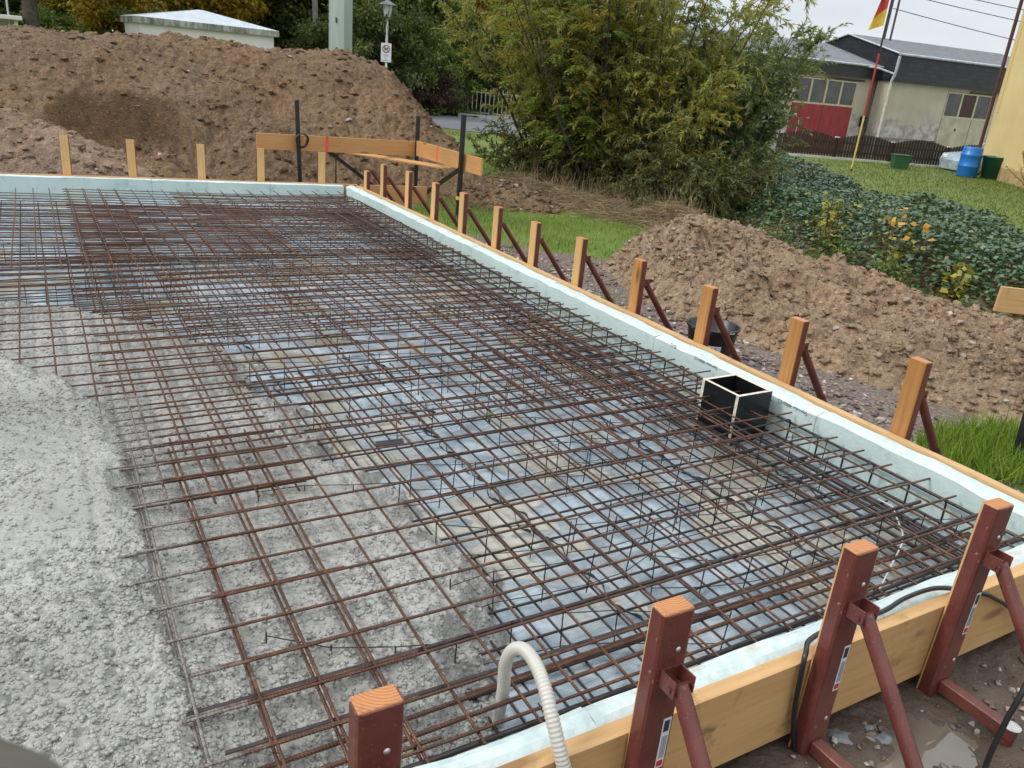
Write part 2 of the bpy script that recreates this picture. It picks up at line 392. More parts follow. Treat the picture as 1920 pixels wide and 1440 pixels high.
c = t.mix(sc.outputs[1], dirt, grav); c = t.mix(sc.outputs[0], c, gr)
wetr = t.mix(sc.outputs[2], t.ramp(n2, (0.3, 0.6), (0.7, 0.9)), t.ramp(n1, (0.35, 0.14), (0.65, 0.6)))
c = t.mix(t.math('MULTIPLY', sc.outputs[2], 0.45), c, (0.035, 0.026, 0.018))
M['ground'] = t.pbr(c, wetr, t.bump(n2, 0.6, 0.02, t.bump(vd, 0.4, 0.01)), spec=0.4)

def leafmat(name, cols, trans=0.3, rough=0.45, clump=None, cscale=0.8):
    t = NT(name)
    g = t.N('NewGeometry'); c = t.ramp(g.outputs['Random Per Island'], *cols)
    if clump: c = t.mix(t.ramp(t.noise(cscale, 3), (0.48, 0.0), (0.62, 0.85)), c, t.ramp(g.outputs['Random Per Island'], *clump))
    m = t.pbr(c, rough, spec=0.4)
    b = [n for n in t.t.nodes if n.type == 'BSDF_PRINCIPLED'][0]
    tr = t.N('BsdfTranslucent'); t.set(tr.inputs[0], t.mix(0.5, c, (0.22, 0.26, 0.03)))
    ms = t.N('MixShader'); ms.inputs[0].default_value = trans
    t.t.links.new(b.outputs[0], ms.inputs[1]); t.t.links.new(tr.outputs[0], ms.inputs[2]); t.t.links.new(ms.outputs[0], t.out.inputs[0])
    return m
M['lf_willow'] = leafmat('willow_leaf', [(0.0, (0.19, 0.23, 0.075)), (0.45, (0.35, 0.38, 0.115)), (0.8, (0.48, 0.46, 0.14)), (1.0, (0.60, 0.48, 0.09))], 0.55,
                         clump=[(0, (0.32, 0.28, 0.045)), (1, (0.60, 0.43, 0.05))], cscale=1.1)
M['lf_willow2'] = leafmat('grey_willow_leaf', [(0.0, (0.12, 0.165, 0.07)), (0.5, (0.21, 0.26, 0.11)), (0.85, (0.33, 0.36, 0.16)), (1.0, (0.42, 0.39, 0.12))], 0.42)
M['lf_shade'] = leafmat('olive_leaf', [(0.0, (0.05, 0.065, 0.02)), (0.6, (0.11, 0.125, 0.04)), (1.0, (0.22, 0.21, 0.06))], 0.3)
M['lf_rowan'] = leafmat('rowan_leaf', [(0.0, (0.10, 0.18, 0.03)), (0.5, (0.20, 0.32, 0.055)), (0.85, (0.36, 0.43, 0.06)), (1.0, (0.55, 0.48, 0.05))], 0.5,
                        clump=[(0, (0.035, 0.075, 0.03)), (1, (0.09, 0.15, 0.06))], cscale=0.9)
M['lf_dark'] = leafmat('dark_leaf', [(0.0, (0.03, 0.055, 0.018)), (0.6, (0.08, 0.12, 0.035)), (1.0, (0.17, 0.2, 0.055))], 0.35, clump=[(0, (0.05, 0.06, 0.012)), (1, (0.15, 0.13, 0.02))], cscale=0.35)
M['lf_mid'] = leafmat('mid_green_leaf', [(0.0, (0.06, 0.11, 0.02)), (0.6, (0.14, 0.22, 0.045)), (1.0, (0.27, 0.32, 0.07))], 0.4)
M['lf_gold'] = leafmat('golden_leaf', [(0.0, (0.24, 0.17, 0.02)), (0.5, (0.46, 0.30, 0.025)), (1.0, (0.66, 0.46, 0.05))], 0.45, clump=[(0, (0.07, 0.08, 0.015)), (1, (0.18, 0.16, 0.02))], cscale=0.5)
M['lf_purple'] = leafmat('purple_leaf', [(0.0, (0.03, 0.013, 0.018)), (0.6, (0.075, 0.028, 0.042)), (1.0, (0.14, 0.06, 0.075))], 0.2)
M['lf_ivy'] = leafmat('bramble_leaf', [(0.0, (0.03, 0.07, 0.033)), (0.5, (0.062, 0.125, 0.06)), (0.92, (0.115, 0.185, 0.09)), (1.0, (0.22, 0.2, 0.06))], 0.15, 0.33)
M['lf_orange'] = leafmat('orange_leaf', [(0.0, (0.5, 0.22, 0.03)), (0.6, (0.65, 0.33, 0.05)), (1.0, (0.6, 0.42, 0.06))], 0.3)
M['lf_yellow'] = leafmat('yellow_green_leaf', [(0.0, (0.14, 0.17, 0.025)), (0.6, (0.30, 0.28, 0.04)), (1.0, (0.45, 0.36, 0.06))], 0.3)
M['grass'] = leafmat('grass_blade', [(0.0, (0.07, 0.13, 0.015)), (0.5, (0.15, 0.27, 0.025)), (0.9, (0.24, 0.35, 0.04)), (1.0, (0.36, 0.31, 0.07))], 0.35, 0.5)
M['lawn'] = leafmat('lawn_blade', [(0.0, (0.07, 0.095, 0.015)), (0.5, (0.13, 0.17, 0.025)), (0.9, (0.21, 0.23, 0.04)), (1.0, (0.32, 0.27, 0.08))], 0.3, 0.5)
M['straw'] = leafmat('dry_grass', [(0.0, (0.15, 0.10, 0.055)), (0.5, (0.30, 0.21, 0.12)), (1.0, (0.46, 0.36, 0.22))], 0.2, 0.7)
M['bark'] = plain('bark', (0.07, 0.058, 0.042), 0.85, 0, 0.5, 14, 0.6)
M['bark_pale'] = plain('pale_bark', (0.19, 0.185, 0.155), 0.8, 0, 0.35, 6, 0.4)
M['twig'] = plain('twig', (0.05, 0.038, 0.025), 0.7, 0, 0.4, 20)
# ------------------------------------------------------------------ ground
def ground_h(x, y):
    near = 1 - sm(9, 14, np.hypot(x, y - 4))
    h = GZ + near * (0.016 * fbm(x * 2.2, y * 2.2, 5, 3) + 0.006 * fbm(x * 14, y * 14, 3, 5) + sm(1.3, 1.1, y) * (0.012 * fbm(x * 9, y * 9, 4, 6) + 0.007 * stones(x, y, 0.06, 7, 0.5)))
    h = h - 0.02 * near * sm(0.2, 0.0, np.hypot((x - 2.02) / 1.6, (y - 0.88) / 0.6) - 0.05)
    yard = sm(28.0, 29.6, x * 0.42 + y * 0.9) * sm(15, 21, x) * sm(40, 30, y)
    return h - 0.30 * yard
def axis(parts):
    a = [parts[0][0]]
    for (s, e, n) in parts: a += list(np.linspace(s, e, n + 1)[1:])
    return np.array(a)
gx = axis([(-300, -60, 6), (-60, -12, 12), (-12, -1, 11), (-1, 0, 10), (0, 3.2, 190), (3.2, 5.2, 90), (5.2, 9, 60), (9, 16, 28), (16, 46, 40), (46, 120, 10), (120, 400, 6)])
gy = axis([(-120, -10, 6), (-10, -1, 12), (-1, 0.2, 20), (0.2, 1.1, 56), (1.1, 7.5, 150), (7.5, 13, 60), (13, 22, 30), (22, 50, 36), (50, 120, 10), (120, 500, 6)])
X, Y = np.meshgrid(gx, gy); Z = ground_h(X, Y)
go = mesh_np('ground', np.stack([X, Y, Z], -1).reshape(-1, 3), grid_faces(len(gx), len(gy)), M['ground'], smooth=True)
tag(go, kind='structure')
jit = 0.35 * fbm(X * 1.1, Y * 1.1, 4, 8)
edge = np.interp(Y, [1.0, 1.9, 2.4, 3.0, 5.0, 6.3, 7.0, 8.2, 9.2, 12.0], [4.0, 4.0, 6.9, 7.0, 7.0, 5.3, 4.5, 3.95, 3.75, 5.6])
grass = sm(-0.12, 0.15, X + jit * 0.8 - edge) * sm(0.5, 1.4, Y)
grass = np.maximum(grass, sm(13.5, 14.5, Y + jit)); grass = np.maximum(grass, sm(8, 9.5, X + jit))
grass = np.maximum(grass, sm(0.2, 0.05, np.hypot((X - 4.3) / 0.9, (Y - 2.0) / 0.45) - 0.35 + jit * 0.4))
puff = 0
grav = sm(3.2, 3.4, X) * (1 - sm(6, 7.5, X)) * sm(0.9, 1.6, Y)
wet = sm(1.25, 1.05, Y) * sm(8, 5, X)
ca = go.data.color_attributes.new('zone', 'FLOAT_COLOR', 'POINT')
ca.data.foreach_set('color', np.stack([grass, grav, wet, np.ones_like(wet)], -1).astype(np.float32).ravel())

def sheet(name, poly, z, mat, kind='structure'):
    me = bpy.data.meshes.new(name); me.from_pydata([(x, y, z) for x, y in poly], [], [list(range(len(poly)))])
    return tag(link(name, me, mat), kind=kind)
M['asphalt'] = plain('asphalt', (0.22, 0.225, 0.24), 0.35, 0, 0.2, 3, 0.2)
M['paving'] = plain('pavement_slabs', (0.36, 0.345, 0.32), 0.6, 0, 0.15, 2, 0.1)
M['kerb'] = plain('kerb_stone', (0.42, 0.41, 0.38), 0.7, 0, 0.2, 8, 0.2)
sheet('road', [(-60, 82), (4, 30.6), (10.6, 23.6), (12.2, 21.4), (14.6, 19.6), (18.3, 18.9), (21.4, 19.75), (22.2, 19.5), (22.2, 24), (19.5, 26.0), (17.0, 27.4), (14.4, 29.6), (-55, 95)], GZ + 0.012, M['asphalt'])
sheet('pavement', [(-54.9, 95.2), (14.5, 29.75), (17.1, 27.55), (19.6, 26.15), (21.0, 28.5), (17.5, 31.2), (15.5, 33.0), (-52, 98)], GZ + 0.11, M['paving'])
k = MB(); kp = [(-54.9, 95.1), (14.45, 29.67), (17.05, 27.47), (19.55, 26.07), (21.0, 28.5)]
for a, b in zip(kp[:-1], kp[1:]):
    n = max(1, int(math.dist(a, b) / 1.0)) if math.dist(a, b) < 30 else 1
    for i in range(n):
        p = [a[j] + (b[j] - a[j]) * i / n for j in (0, 1)]; q = [a[j] + (b[j] - a[j]) * (i + 0.985) / n for j in (0, 1)]
        L = math.dist(p, q); k.box((0, -0.08, -0.1), (L, 0.08, 0.13), 0, frame((p[0], p[1], GZ), (q[0] - p[0], q[1] - p[1], 0)))
tag(k.build('kerb', M['kerb']), kind='structure')
sheet('yard', [(22.2, 19.6), (27.9, 17.4), (50, 12), (52, 20), (36.3, 22.0), (30.4, 22.8), (22.2, 24)], GZ - 0.22, M['asphalt'])

# puddles between the near stakes
def puddle(cx, cy, rx, ry, z, seed):
    P = []
    for i in range(40):
        a = i / 40 * 2 * math.pi; r = 1 + 0.45 * float(fbm(np.array(math.cos(a) * 1.6 + seed), np.array(math.sin(a) * 1.6), 3, seed))
        P.append((cx + rx * r * math.cos(a), cy + ry * r * math.sin(a)))
    return P
pl = sheet('puddle_water', puddle(2.0, 0.86, 0.62, 0.20, 0, 3), GZ - 0.006, M['puddle'])
rag = MB()
gx_, gy_ = np.meshgrid(np.linspace(-0.11, 0.11, 26), np.linspace(-0.06, 0.06, 18))
zz = 0.012 + 0.012 * fbm(gx_ * 16, gy_ * 26, 4, 2) - 0.02 * sm(0.7, 1.0, np.hypot(gx_ / 0.11, gy_ / 0.06))
o = mesh_np('film_scrap', np.stack([gx_ + 1.90, gy_ + 1.0 - gx_ * 0.3, zz + GZ - .006], -1).reshape(-1, 3), grid_faces(26, 18), plain('muddy_film', (0.17, 0.185, 0.19), .15, 0, .4, 14), smooth=True)
tag(o, 'crumpled scrap of grey plastic film lying in the mud under the near board', 'plastic film')

# ------------------------------------------------------------------ formwork boards and foam boards
FX = lambda x: 9.80 - 0.125 * x                 # inner line of the far formwork
far_dir = Vector((1, -0.125, 0)).normalized()
def wavy_box(name, mat, a, b, nx, parent=None, amp=0.004, axis=0, round_top=0.0, seed=1):
    """long box with subdivided, slightly uneven faces"""
    (x0, y0, z0), (x1, y1, z1) = a, b
    sec = [(0, 0), (0, 0.5), (0, 1), (0.35, 1), (0.7, 1), (1, 1), (1, 0.5), (1, 0)]
    V = []
    ts = np.linspace(0, 1, nx)
    for t_ in ts:
        for (u, v) in sec:
            px = x0 + (x1 - x0) * (t_ if axis == 0 else u); py = y0 + (y1 - y0) * (u if axis == 0 else t_); pz = z0 + (z1 - z0) * v
            s_ = (px if axis == 0 else py) * 5
            if v == 1:
                pz += amp * float(fbm(np.array(s_), np.array(u * 3.0 + seed), 3, seed))
                if round_top and u in (0, 1): pz -= round_top * (0.5 + float(vnoise(np.array(s_ * 1.5), np.array(u * 7.0), seed)))
            V.append((px, py, pz))
    k = len(sec); F = [(i * k + j, (i + 1) * k + j, (i + 1) * k + (j + 1) % k, i * k + (j + 1) % k) for i in range(nx - 1) for j in range(k)]
    m = MB(); m.add(V, F); m.add(V[:k], [list(range(k))]); m.add(V[-k:], [list(range(k))[::-1]])
    if axis == 1: m.f = [f[::-1] for f in m.f]
    return m.build(name, mat, parent)
wavy_box('formwork_board', M['wood_x'], (-4.0, 1.063, -0.256), (3.315, 1.104, 0), 120, amp=0.003)
tag(bpy.data.objects['formwork_board'], 'long mud-stained wooden formwork board held by the four near red stakes', 'formwork board', 'formwork boards round the slab')
o = wavy_box('formwork_board', M['wood_y'], (3.272, 1.109, -0.256), (3.315, 9.40, 0.0), 120, amp=0.003, axis=1)
tag(o, 'long wooden formwork board along the right side of the slab, backed by twelve stakes', 'formwork board', 'formwork boards round the slab')
o = wavy_box('formwork_board', M['wood_loc'], (-4.4, 0.085, -0.256), (3.33, 0.125, 0.0), 60, amp=0.003)
o.location = (0, FX(0), 0); o.rotation_euler.z = math.atan2(-0.125, 1)
tag(o, 'far wooden formwork board in front of the dark soil mound', 'formwork board', 'formwork boards round the slab')

def text_mesh(s, size, mat, parent, mtx, name='printed_text'):
    cu = bpy.data.curves.new('t', 'FONT'); cu.body = s; cu.size = size; cu.align_x = 'CENTER'; cu.align_y = 'CENTER'; cu.fill_mode = 'FRONT'
    ob = bpy.data.objects.new('t', cu); COL.objects.link(ob)
    bpy.context.view_layer.update()
    me = bpy.data.meshes.new_from_object(ob.evaluated_get(bpy.context.evaluated_depsgraph_get()))
    bpy.data.objects.remove(ob); bpy.data.curves.remove(cu)
    me.transform(mtx); me.materials.clear(); return link(name, me, mat, parent)
foamg = 'pale green foam boards inside the formwork'
ys = [1.19, 2.315, 3.565, 4.815, 6.065, 7.315, 8.565, 9.41]
words = ['near the corner stake, nearest in the right-hand row', 'behind the black plywood box', 'third from the near corner of the right-hand row',
         'fourth from the near corner of the right-hand row', 'fifth from the near corner of the right-hand row', 'third from the far corner of the right-hand row', 'last of the right row']
foam_r = []
words[0] = 'nearest of the right-hand row'; words[1] = 'behind the black plywood box'
for i in range(len(ys) - 1):
    z0 = -0.25
    o = wavy_box('foam_board', M['foam'], (3.148, ys[i] + 0.0015, z0), (3.269, ys[i + 1] - 0.0015, -0.003), 24, amp=0.006, axis=1, round_top=0.012, seed=i)
    tag(o, 'pale green foam board ' + words[i], 'foam board', foamg); foam_r.append(o)
# printed along the board, upside down as laid
def foam_text(s, y, z, size, par):
    m = Matrix(((0, 0, -1, 3.1455), (1, 0, 0, y), (0, -1, 0, z), (0, 0, 0, 1)))
    text_mesh(s, size, M['ink_green'], par, m)
foam_text('Styrodur 4000 CS', 2.465, -0.028, 0.026, foam_r[1]); foam_text('Styrodur 4000 CS', 3.105, -0.020, 0.026, foam_r[1])
foam_text('B-U', 3.385, -0.012, 0.034, foam_r[1])
xs = [-4.0, -1.5, -0.25, 1.0, 2.05, 3.146]
wn = ['left of the first red stake', 'left of the grey hose by the near stake', 'under the grey hose', 'between the second and third near stakes', 'under the black cable']
for i in range(len(xs) - 1):
    o = wavy_box('foam_board', M['foam'], (xs[i] + 0.0015, 1.107, -0.25), (xs[i + 1] - 0.0015, 1.188, -0.004), 30, amp=0.010, round_top=0.014, seed=20 + i)
    if xs[i] > -1.6: tag(o, 'whitish green near-edge foam board, ' + wn[i], 'foam board', foamg)
    else: tag(o, 'whitish green near-edge foam board, ' + wn[0], 'foam board', foamg)
fx = [-4.2, -1.9, -0.65, 1.055, 2.3, 3.145]
wf = ['far left', 'at the left end behind the mesh', 'behind two far stakes', 'behind the middle far stakes', 'at the far corner']
for i in range(len(fx) - 1):
    o = wavy_box('foam_board', M['foam'], (fx[i], -0.02, -0.25), (fx[i + 1] - 0.003, 0.083, -0.003), 20, amp=0.004, round_top=0.006, seed=40 + i)
    o.location = (0, FX(0), 0); o.rotation_euler.z = math.atan2(-0.125, 1)
    tag(o, 'pale green foam board of the far edge, ' + wf[i], 'foam board', foamg)
b = MB(); b.box((0, 0, -0.24), (0.86, 0.03, -0.03), 0); o = b.build('plank', M['wood_loc']); o.location = (3.42, 9.66, 0); o.rotation_euler.z = math.radians(-6)
tag(o, 'short wide wooden plank behind the far corner stakes', 'plank')

# ------------------------------------------------------------------ inside the slab: film, water, wet concrete
nx, ny = 300, 420
X, Y = np.meshgrid(np.linspace(-4.0, 3.147, nx), np.linspace(1.19, 9.78, ny))
ridge = np.abs(fbm(X * 2.2, Y * 3.4, 4, 11)); fold = np.abs(fbm(X * 5 + Y * 2, Y * 1.6, 3, 31))
Z = -0.230 + 0.042 * (fbm(X * 2.6, Y * 3.0, 4, 12)) - 0.022 * ridge + 0.02 * (0.5 - fold) + 0.008 * fbm(X * 9, Y * 14, 3, 13)
Z = np.maximum(Z, -0.29)
keep = (Y < FX(X) - 0.01)
V = np.stack([X, Y, Z], -1).reshape(-1, 3); F = grid_faces(nx, ny); kk = keep.ravel(); F = F[kk[F].all(1)]; V, F = compact(V, F)
tag(mesh_np('plastic_sheet', V, F, M['film'], smooth=True), 'wrinkled grey-blue plastic film lining the slab bed under the rebar', 'plastic sheet')
sheet('water', [(-4, 1.192), (3.146, 1.192), (3.146, 9.38), (-4, 10.25)], -0.2435, M['water'])

yy = [1.0, 1.43, 1.78, 2.12, 2.59, 2.88, 3.24, 3.6, 3.93, 4.33, 4.8, 5.2, 6]
XC = lambda y: np.interp(y, yy, [.17, .17, .18, .11, .12, .10, .15, .11, -.07, -.28, -.55, -.9, -1.4])
yb = [1.0, 1.2, 1.31, 1.5, 1.66, 1.91, 2.14, 2.5, 2.85, 3.04, 3.5, 3.9, 4.46, 5.0, 5.35, 5.5, 5.8, 6.2]
XB = lambda y: np.interp(y, yb, [.74, .78, .84, .93, 1.03, 1.14, 1.17, 1.09, 1.07, 1.0, .95, .83, .79, .47, .06, -.3, -1.0, -2.2])
cx = np.concatenate([np.linspace(-4, -0.5, 60), np.linspace(-0.49, 1.40, 330)]); cy = np.concatenate([np.linspace(1.19, 3.2, 370), np.linspace(3.21, 6.2, 250)])
X, Y = np.meshgrid(cx, cy)
def concrete_h(X, Y):
    jx = 0.06 * fbm(X * 3, Y * 5, 4, 21) + 0.03 * fbm(X * 18, Y * 18, 3, 22)
    cover = sm(0.08, -0.06, X + jx - XC(Y)); lim = sm(0.22, -0.26, X + 2.2 * jx - XB(Y))
    base = -0.30 + lim * (0.200 + 0.034 * fbm(X * 2.2, Y * 2.2, 3, 23)) + cover * 0.058
    fur = -0.012 * np.exp(-((((X - 0.25) / 0.146) % 1.0 - 0.5) / 0.10) ** 2) * sm(-.1, .1, X - XC(Y) + .12) * lim
    mpatch = sm(-0.25, 0.35, fbm(X * 1.4 + 4, Y * 1.1, 3, 28))
    rough = 0.012 * fbm(X * 5, Y * 5, 3, 24) + 0.005 * fbm(X * 26, Y * 26, 3, 33) + (0.006 * stones(X, Y, 0.024, 25, 0.7) + 0.008 * stones(X + 3, Y, 0.042, 26, 0.3) - 0.018 * stones(X, Y + 5, 0.032, 29, 0.22)) * (.25 + .75 * mpatch)
    return base + fur + rough * (0.6 + 0.4 * cover), mpatch
Z, _ = concrete_h(X, Y)
V = np.stack([X, Y, Z], -1).reshape(-1, 3); F = grid_faces(len(cx), len(cy)); kk = (Z > -0.285).ravel(); F = F[kk[F].any(1)]; V, F = compact(V, F)
concrete_o = tag(mesh_np('wet_concrete', V, F, M['concrete'], smooth=True), 'freshly poured lumpy grey wet concrete covering the left of the slab', 'concrete')

# ------------------------------------------------------------------ reinforcement
def bar_mesh(L, r, n=6, seg=7, wob=0.004, name='bar', mat=None):
    ph = U(0, 6); pts = []
    for i in range(seg + 1):
        t_ = i / seg; pts.append((t_ * L, wob * math.sin(ph + t_ * 5.1) * 0.7, wob * math.sin(ph * 2 + t_ * 6.3)))
    b = MB(); b.tube(pts, r, n)
    o = b.build(name, mat or M['rust']); me = o.data; bpy.data.objects.remove(o); return me
def rebar_mat(label, x0, x1, y0, y1, dx, dy, z, xtop, r=0.0045, skew=0.0, xph=0.0, yph=0.0, mat=None, group='rebar mats of the upper layer', rag=0.0):
    t_ = thing('rebar_mat', label, 'rebar mat', ((x0 + x1) / 2, (y0 + y1) / 2, z), 0, group)
    cxm, cym = t_.location.x, t_.location.y
    mx_ = [bar_mesh(x1 - x0, r, mat=mat) for _ in range(3)]; my_ = [bar_mesh(y1 - y0, r, mat=mat) for _ in range(3)]
    zx, zy = (r, -r) if xtop else (-r, r)
    y = y0 + yph
    i = 0
    while y < y1 - 0.01:
        o = link('cross_bar', random.choice(mx_), None, t_); sk = skew * sm(3.0, 9.4, y)
        o.location = (x0 - cxm + U(-rag, rag), y - cym + sk * ((x1 + x0) / 2 - x0) + U(-.004, .004), zx + U(-.002, .002)); o.rotation_euler.z = -math.atan(sk) + U(-.0015, .0015); y += dy; i += 1
    x = x0 + xph
    while x < x1 - 0.01:
        o = link('lengthwise_bar', random.choice(my_), None, t_)
        o.location = (x - cxm + U(-.003, .003), y0 - cym, zy + U(-.002, .002)); o.rotation_euler.z = math.pi / 2 + U(-.001, .001); x += dx
    return t_
rebar_mat('near right rusty rebar mat reaching from the near foam edge past the hose', 0.13, 3.10, 1.20, 3.10, 0.146, 0.148, -0.050, True, xph=0.05, yph=0.06, rag=0.06)
rebar_mat('near left rebar mat half buried in the wet concrete', -3.6, 0.72, 1.22, 3.05, 0.146, 0.148, -0.068, True, yph=0.065, xph=0.12, rag=0.06)
rebar_mat('middle right rebar mat under the black plywood box end', 0.15, 3.08, 2.94, 6.42, 0.146, 0.150, -0.052, False, xph=0.07, yph=0.05, skew=0.05, rag=0.02)
rebar_mat('middle left rebar mat running into the concrete edge', -3.6, 0.745, 2.55, 6.40, 0.146, 0.150, -0.070, False, xph=0.06, yph=0.08, skew=0.05, rag=0.02)
rebar_mat('far right rebar mat reaching into the far corner', 0.17, 3.06, 6.10, 9.25, 0.146, 0.148, -0.054, False, xph=0.045, yph=0.05, skew=0.125)
rebar_mat('far left rebar mat along the far foam edge', -3.6, 0.75, 6.02, 9.40, 0.146, 0.148, -0.072, False, xph=0.01, yph=0.03, skew=0.125)
rebar_mat('extra rebar mat lapped over the far left joint, making the dense brown band', 0.22, 1.75, 6.35, 8.35, 0.146, 0.075, -0.062, True, skew=0.11, mat=M['rust_brown'])
rebar_mat('extra rebar mat lapped over the far right mat', 1.15, 2.98, 7.1, 9.1, 0.146, 0.10, -0.060, False, skew=0.125, xph=.08, mat=M['rust_brown'])
rebar_mat('extra rebar mat lapped over the middle, doubling its cross bars', 0.62, 2.4, 4.3, 5.9, 0.146, 0.15, -0.060, True, skew=0.05, yph=.09)
rebar_mat('extra short rebar mat lapped beside the black plywood box', 1.9, 2.8, 2.3, 4.6, 0.146, 0.15, -0.066, False, yph=.03, xph=.07)
low = 'rebar mats of the lower layer'
rebar_mat('lower rebar mat on the film in the near half, seen through the upper mats', 0.55, 3.05, 1.24, 4.05, 0.075, 0.150, -0.195, True, mat=M['rust_dark'], group=low, yph=0.10, xph=0.03)
rebar_mat('lower rebar mat on the film in the middle of the slab', 0.1, 3.04, 3.8, 6.9, 0.150, 0.150, -0.190, False, group=low, xph=0.1, skew=0.06)
rebar_mat('lower rebar mat on the film in the far half', -3.5, 3.0, 6.5, 9.2, 0.150, 0.100, -0.150, True, mat=M['rust_dark'], group=low, skew=0.125)
rebar_mat('lower rebar mat at the left in front of the far half', -3.5, 0.5, 4.6, 6.8, 0.150, 0.150, -0.186, False, mat=M['rust_dark'], group=low)

# thick loose bars along the near and right edges
thick = [bar_mesh(2.9, 0.0075, 7, 8, 0.006, mat=M['rust_dark']), bar_mesh(2.9, 0.0065, 7, 8, 0.008, mat=M['rust'])]
for (x, y, z, k) in [(0.18, 1.245, -0.075, 0), (0.1, 1.275, -0.19, 0), (0.2, 1.34, -0.085, 1), (0.12, 1.40, -0.088, 1), (0.22, 1.455, -0.080, 0), (0.05, 1.60, -0.072, 0), (0.30, 1.50, -0.18, 1)]:
    o = link('edge_rebar', thick[k]); o.location = (x, y, z); o.rotation_euler.z = U(-.006, .006)
    tag(o, 'thick dark ribbed loose rebar lying along the near foam edge', 'rebar', 'loose edge bars along the near side')
long_ = bar_mesh(7.6, 0.007, 7, 14, 0.012, mat=M['rust_dark'])
for (x, z) in [(2.72, -0.205), (2.82, -0.20), (2.93, -0.20), (3.01, -0.205), (3.085, -0.19), (3.10, -0.095), (2.79, -0.10)]:
    o = link('edge_rebar', long_); o.location = (x, 1.25, z); o.rotation_euler.z = math.pi / 2 + U(-.003, .003)
    tag(o, 'long dark rebar running along the right foam edge', 'rebar', 'long bars along the right side')
hb = MB(); hb.tube([(-0.55, 0, 0), (-0.02, 0, 0), (0.0, 0, -0.008), (0.008, 0, -0.03), (0.008, 0, -0.115), (0, 0, -0.128), (-0.03, 0, -0.132), (-0.5, 0, -0.132)], 0.0045, 6)
ho = hb.build('hook', M['rust_dark']); hm = ho.data; bpy.data.objects.remove(ho)
y = 1.42
while y < 9.2:
    o = link('rebar_hook', hm); o.location = (3.085 + U(-.02, .02), y + U(-.02, .02), -0.072); o.rotation_euler = (U(-.05, .05), 0, U(-.06, .06))
    tag(o, 'bent rebar hook sticking out towards the right foam edge', 'rebar hook', 'bent hooks along the right side'); y += 0.148 if y > 3 else 0.165

# wire distance holders standing between the two layers
def spacer_mesh(L, seed):
    r = random.Random(seed); b = MB(); n = int(L / 0.16); top = []; bot = []
    for i in range(n + 1):
        x = i * L / n; yv = 0.05 * math.sin(i * 1.1 + seed) + r.uniform(-.01, .01); top.append((x, yv, 0.125 + r.uniform(-.006, .006))); bot.append((x, yv * 0.7, 0.012))
    b.tube(top, 0.0017, 5); b.tube(bot, 0.0017, 5)
    for a, c in zip(top, bot): b.tube([(a[0], a[1], a[2] + r.uniform(.0, .03)), (c[0], c[1], -0.02)], 0.0022, 5)
    o = b.build('w', M['wire']); me = o.data; bpy.data.objects.remove(o); return me
sp = [spacer_mesh(1.35, s) for s in (1, 2, 3)]
for i, (x, y) in enumerate([(0.95, 1.78), (1.05, 2.10), (1.5, 1.98), (0.55, 2.55), (0.38, 1.75), (1.15, 2.60), (1.75, 2.35), (1.3, 3.05), (0.8, 3.35), (1.6, 3.55), (0.65, 3.95), (1.35, 4.15), (0.5, 4.6), (1.5, 4.75),
                            (0.35, 5.3), (1.2, 5.5), (-0.5, 5.7), (0.4, 6.1), (1.5, 6.2), (-0.3, 6.8), (1.0, 7.1), (1.7, 2.85), (1.65, 1.65)]):
    o = link('wire_spacer', sp[i % 3]); o.location = (x, y, -0.195); o.rotation_euler.z = U(-.3, .3)
    tag(o, 'thin wire distance holder with upright pins between the rebar layers', 'wire spacer', 'wire spacers between the rebar layers')
# black snake spacers on the film: two notched zigzag strips side by side
def snake_mesh(L, seed):
    """one continuous upright strip in a gentle zigzag with notches along its top edge"""
    r = random.Random(seed); n = int(L / 0.016); V = []; F = []
    for i in range(n + 1):
        x = i * 0.016; y = 0.020 * math.sin(i * .42); top = .026 if (i % 4) in (0, 1) else .011
        top += r.uniform(-.002, .002); V += [(x, y - .0016, 0), (x, y + .0016, 0), (x, y + .0016, top), (x, y - .0016, top)]
    for i in range(n):
        for j in range(4): F.append((i * 4 + j, i * 4 + (j + 1) % 4, i * 4 + 4 + (j + 1) % 4, i * 4 + 4 + j))
    b = MB(); b.add(V, F); o = b.build('s', M['snake']); me = o.data; bpy.data.objects.remove(o); return me
M['snake'] = plain('grey_black_plastic', (0.035, 0.037, 0.042), 0.25, 0, 0.4, 20)
sn = [snake_mesh(1.9, s) for s in (1, 2)]
for i, (x, y, a) in enumerate([(1.54, 1.42, 92), (1.48, 2.20, 90), (1.60, 3.35, 91), (1.44, 4.2, 90), (1.47, 6.2, 90), (2.46, 1.40, 93), (2.50, 2.55, 90), (2.42, 4.4, 89), (0.95, 3.6, 90), (2.85, 1.9, 90)]):
    o = link('snake_spacer', sn[i % 2]); o.scale.z = .5; o.location = (x, y, -0.226); o.rotation_euler.z = math.radians(a)
    tag(o, 'black notched plastic spacer strip snaking along the film under the rebar', 'spacer strip', 'black plastic spacers under the lower rebar')
b = MB(); b.lathe([(0, -0.03), (0.006, -0.03), (0.008, 0), (0.012, 0.012), (0.012, 0.018), (0, 0.018)], n=10); o = b.build('green_clip', plain('green_plastic', (0.01, 0.16, 0.05), 0.4)); o.location = (1.66, 2.905, -0.062)
tag(o, 'small green plastic clip standing in the rebar mesh', 'clip')
b = MB(); b.tube([(2.99, 1.80, -.17), (2.90, 1.68, -.12), (2.80, 1.55, -.15), (2.68, 1.475, -.13), (2.50, 1.39, -.12), (2.36, 1.33, -.16)], 0.003, 6); o = b.build('white_cable', M['white_cable'])
tag(o, 'thin white cable loose in the rebar at the near right corner', 'cable')
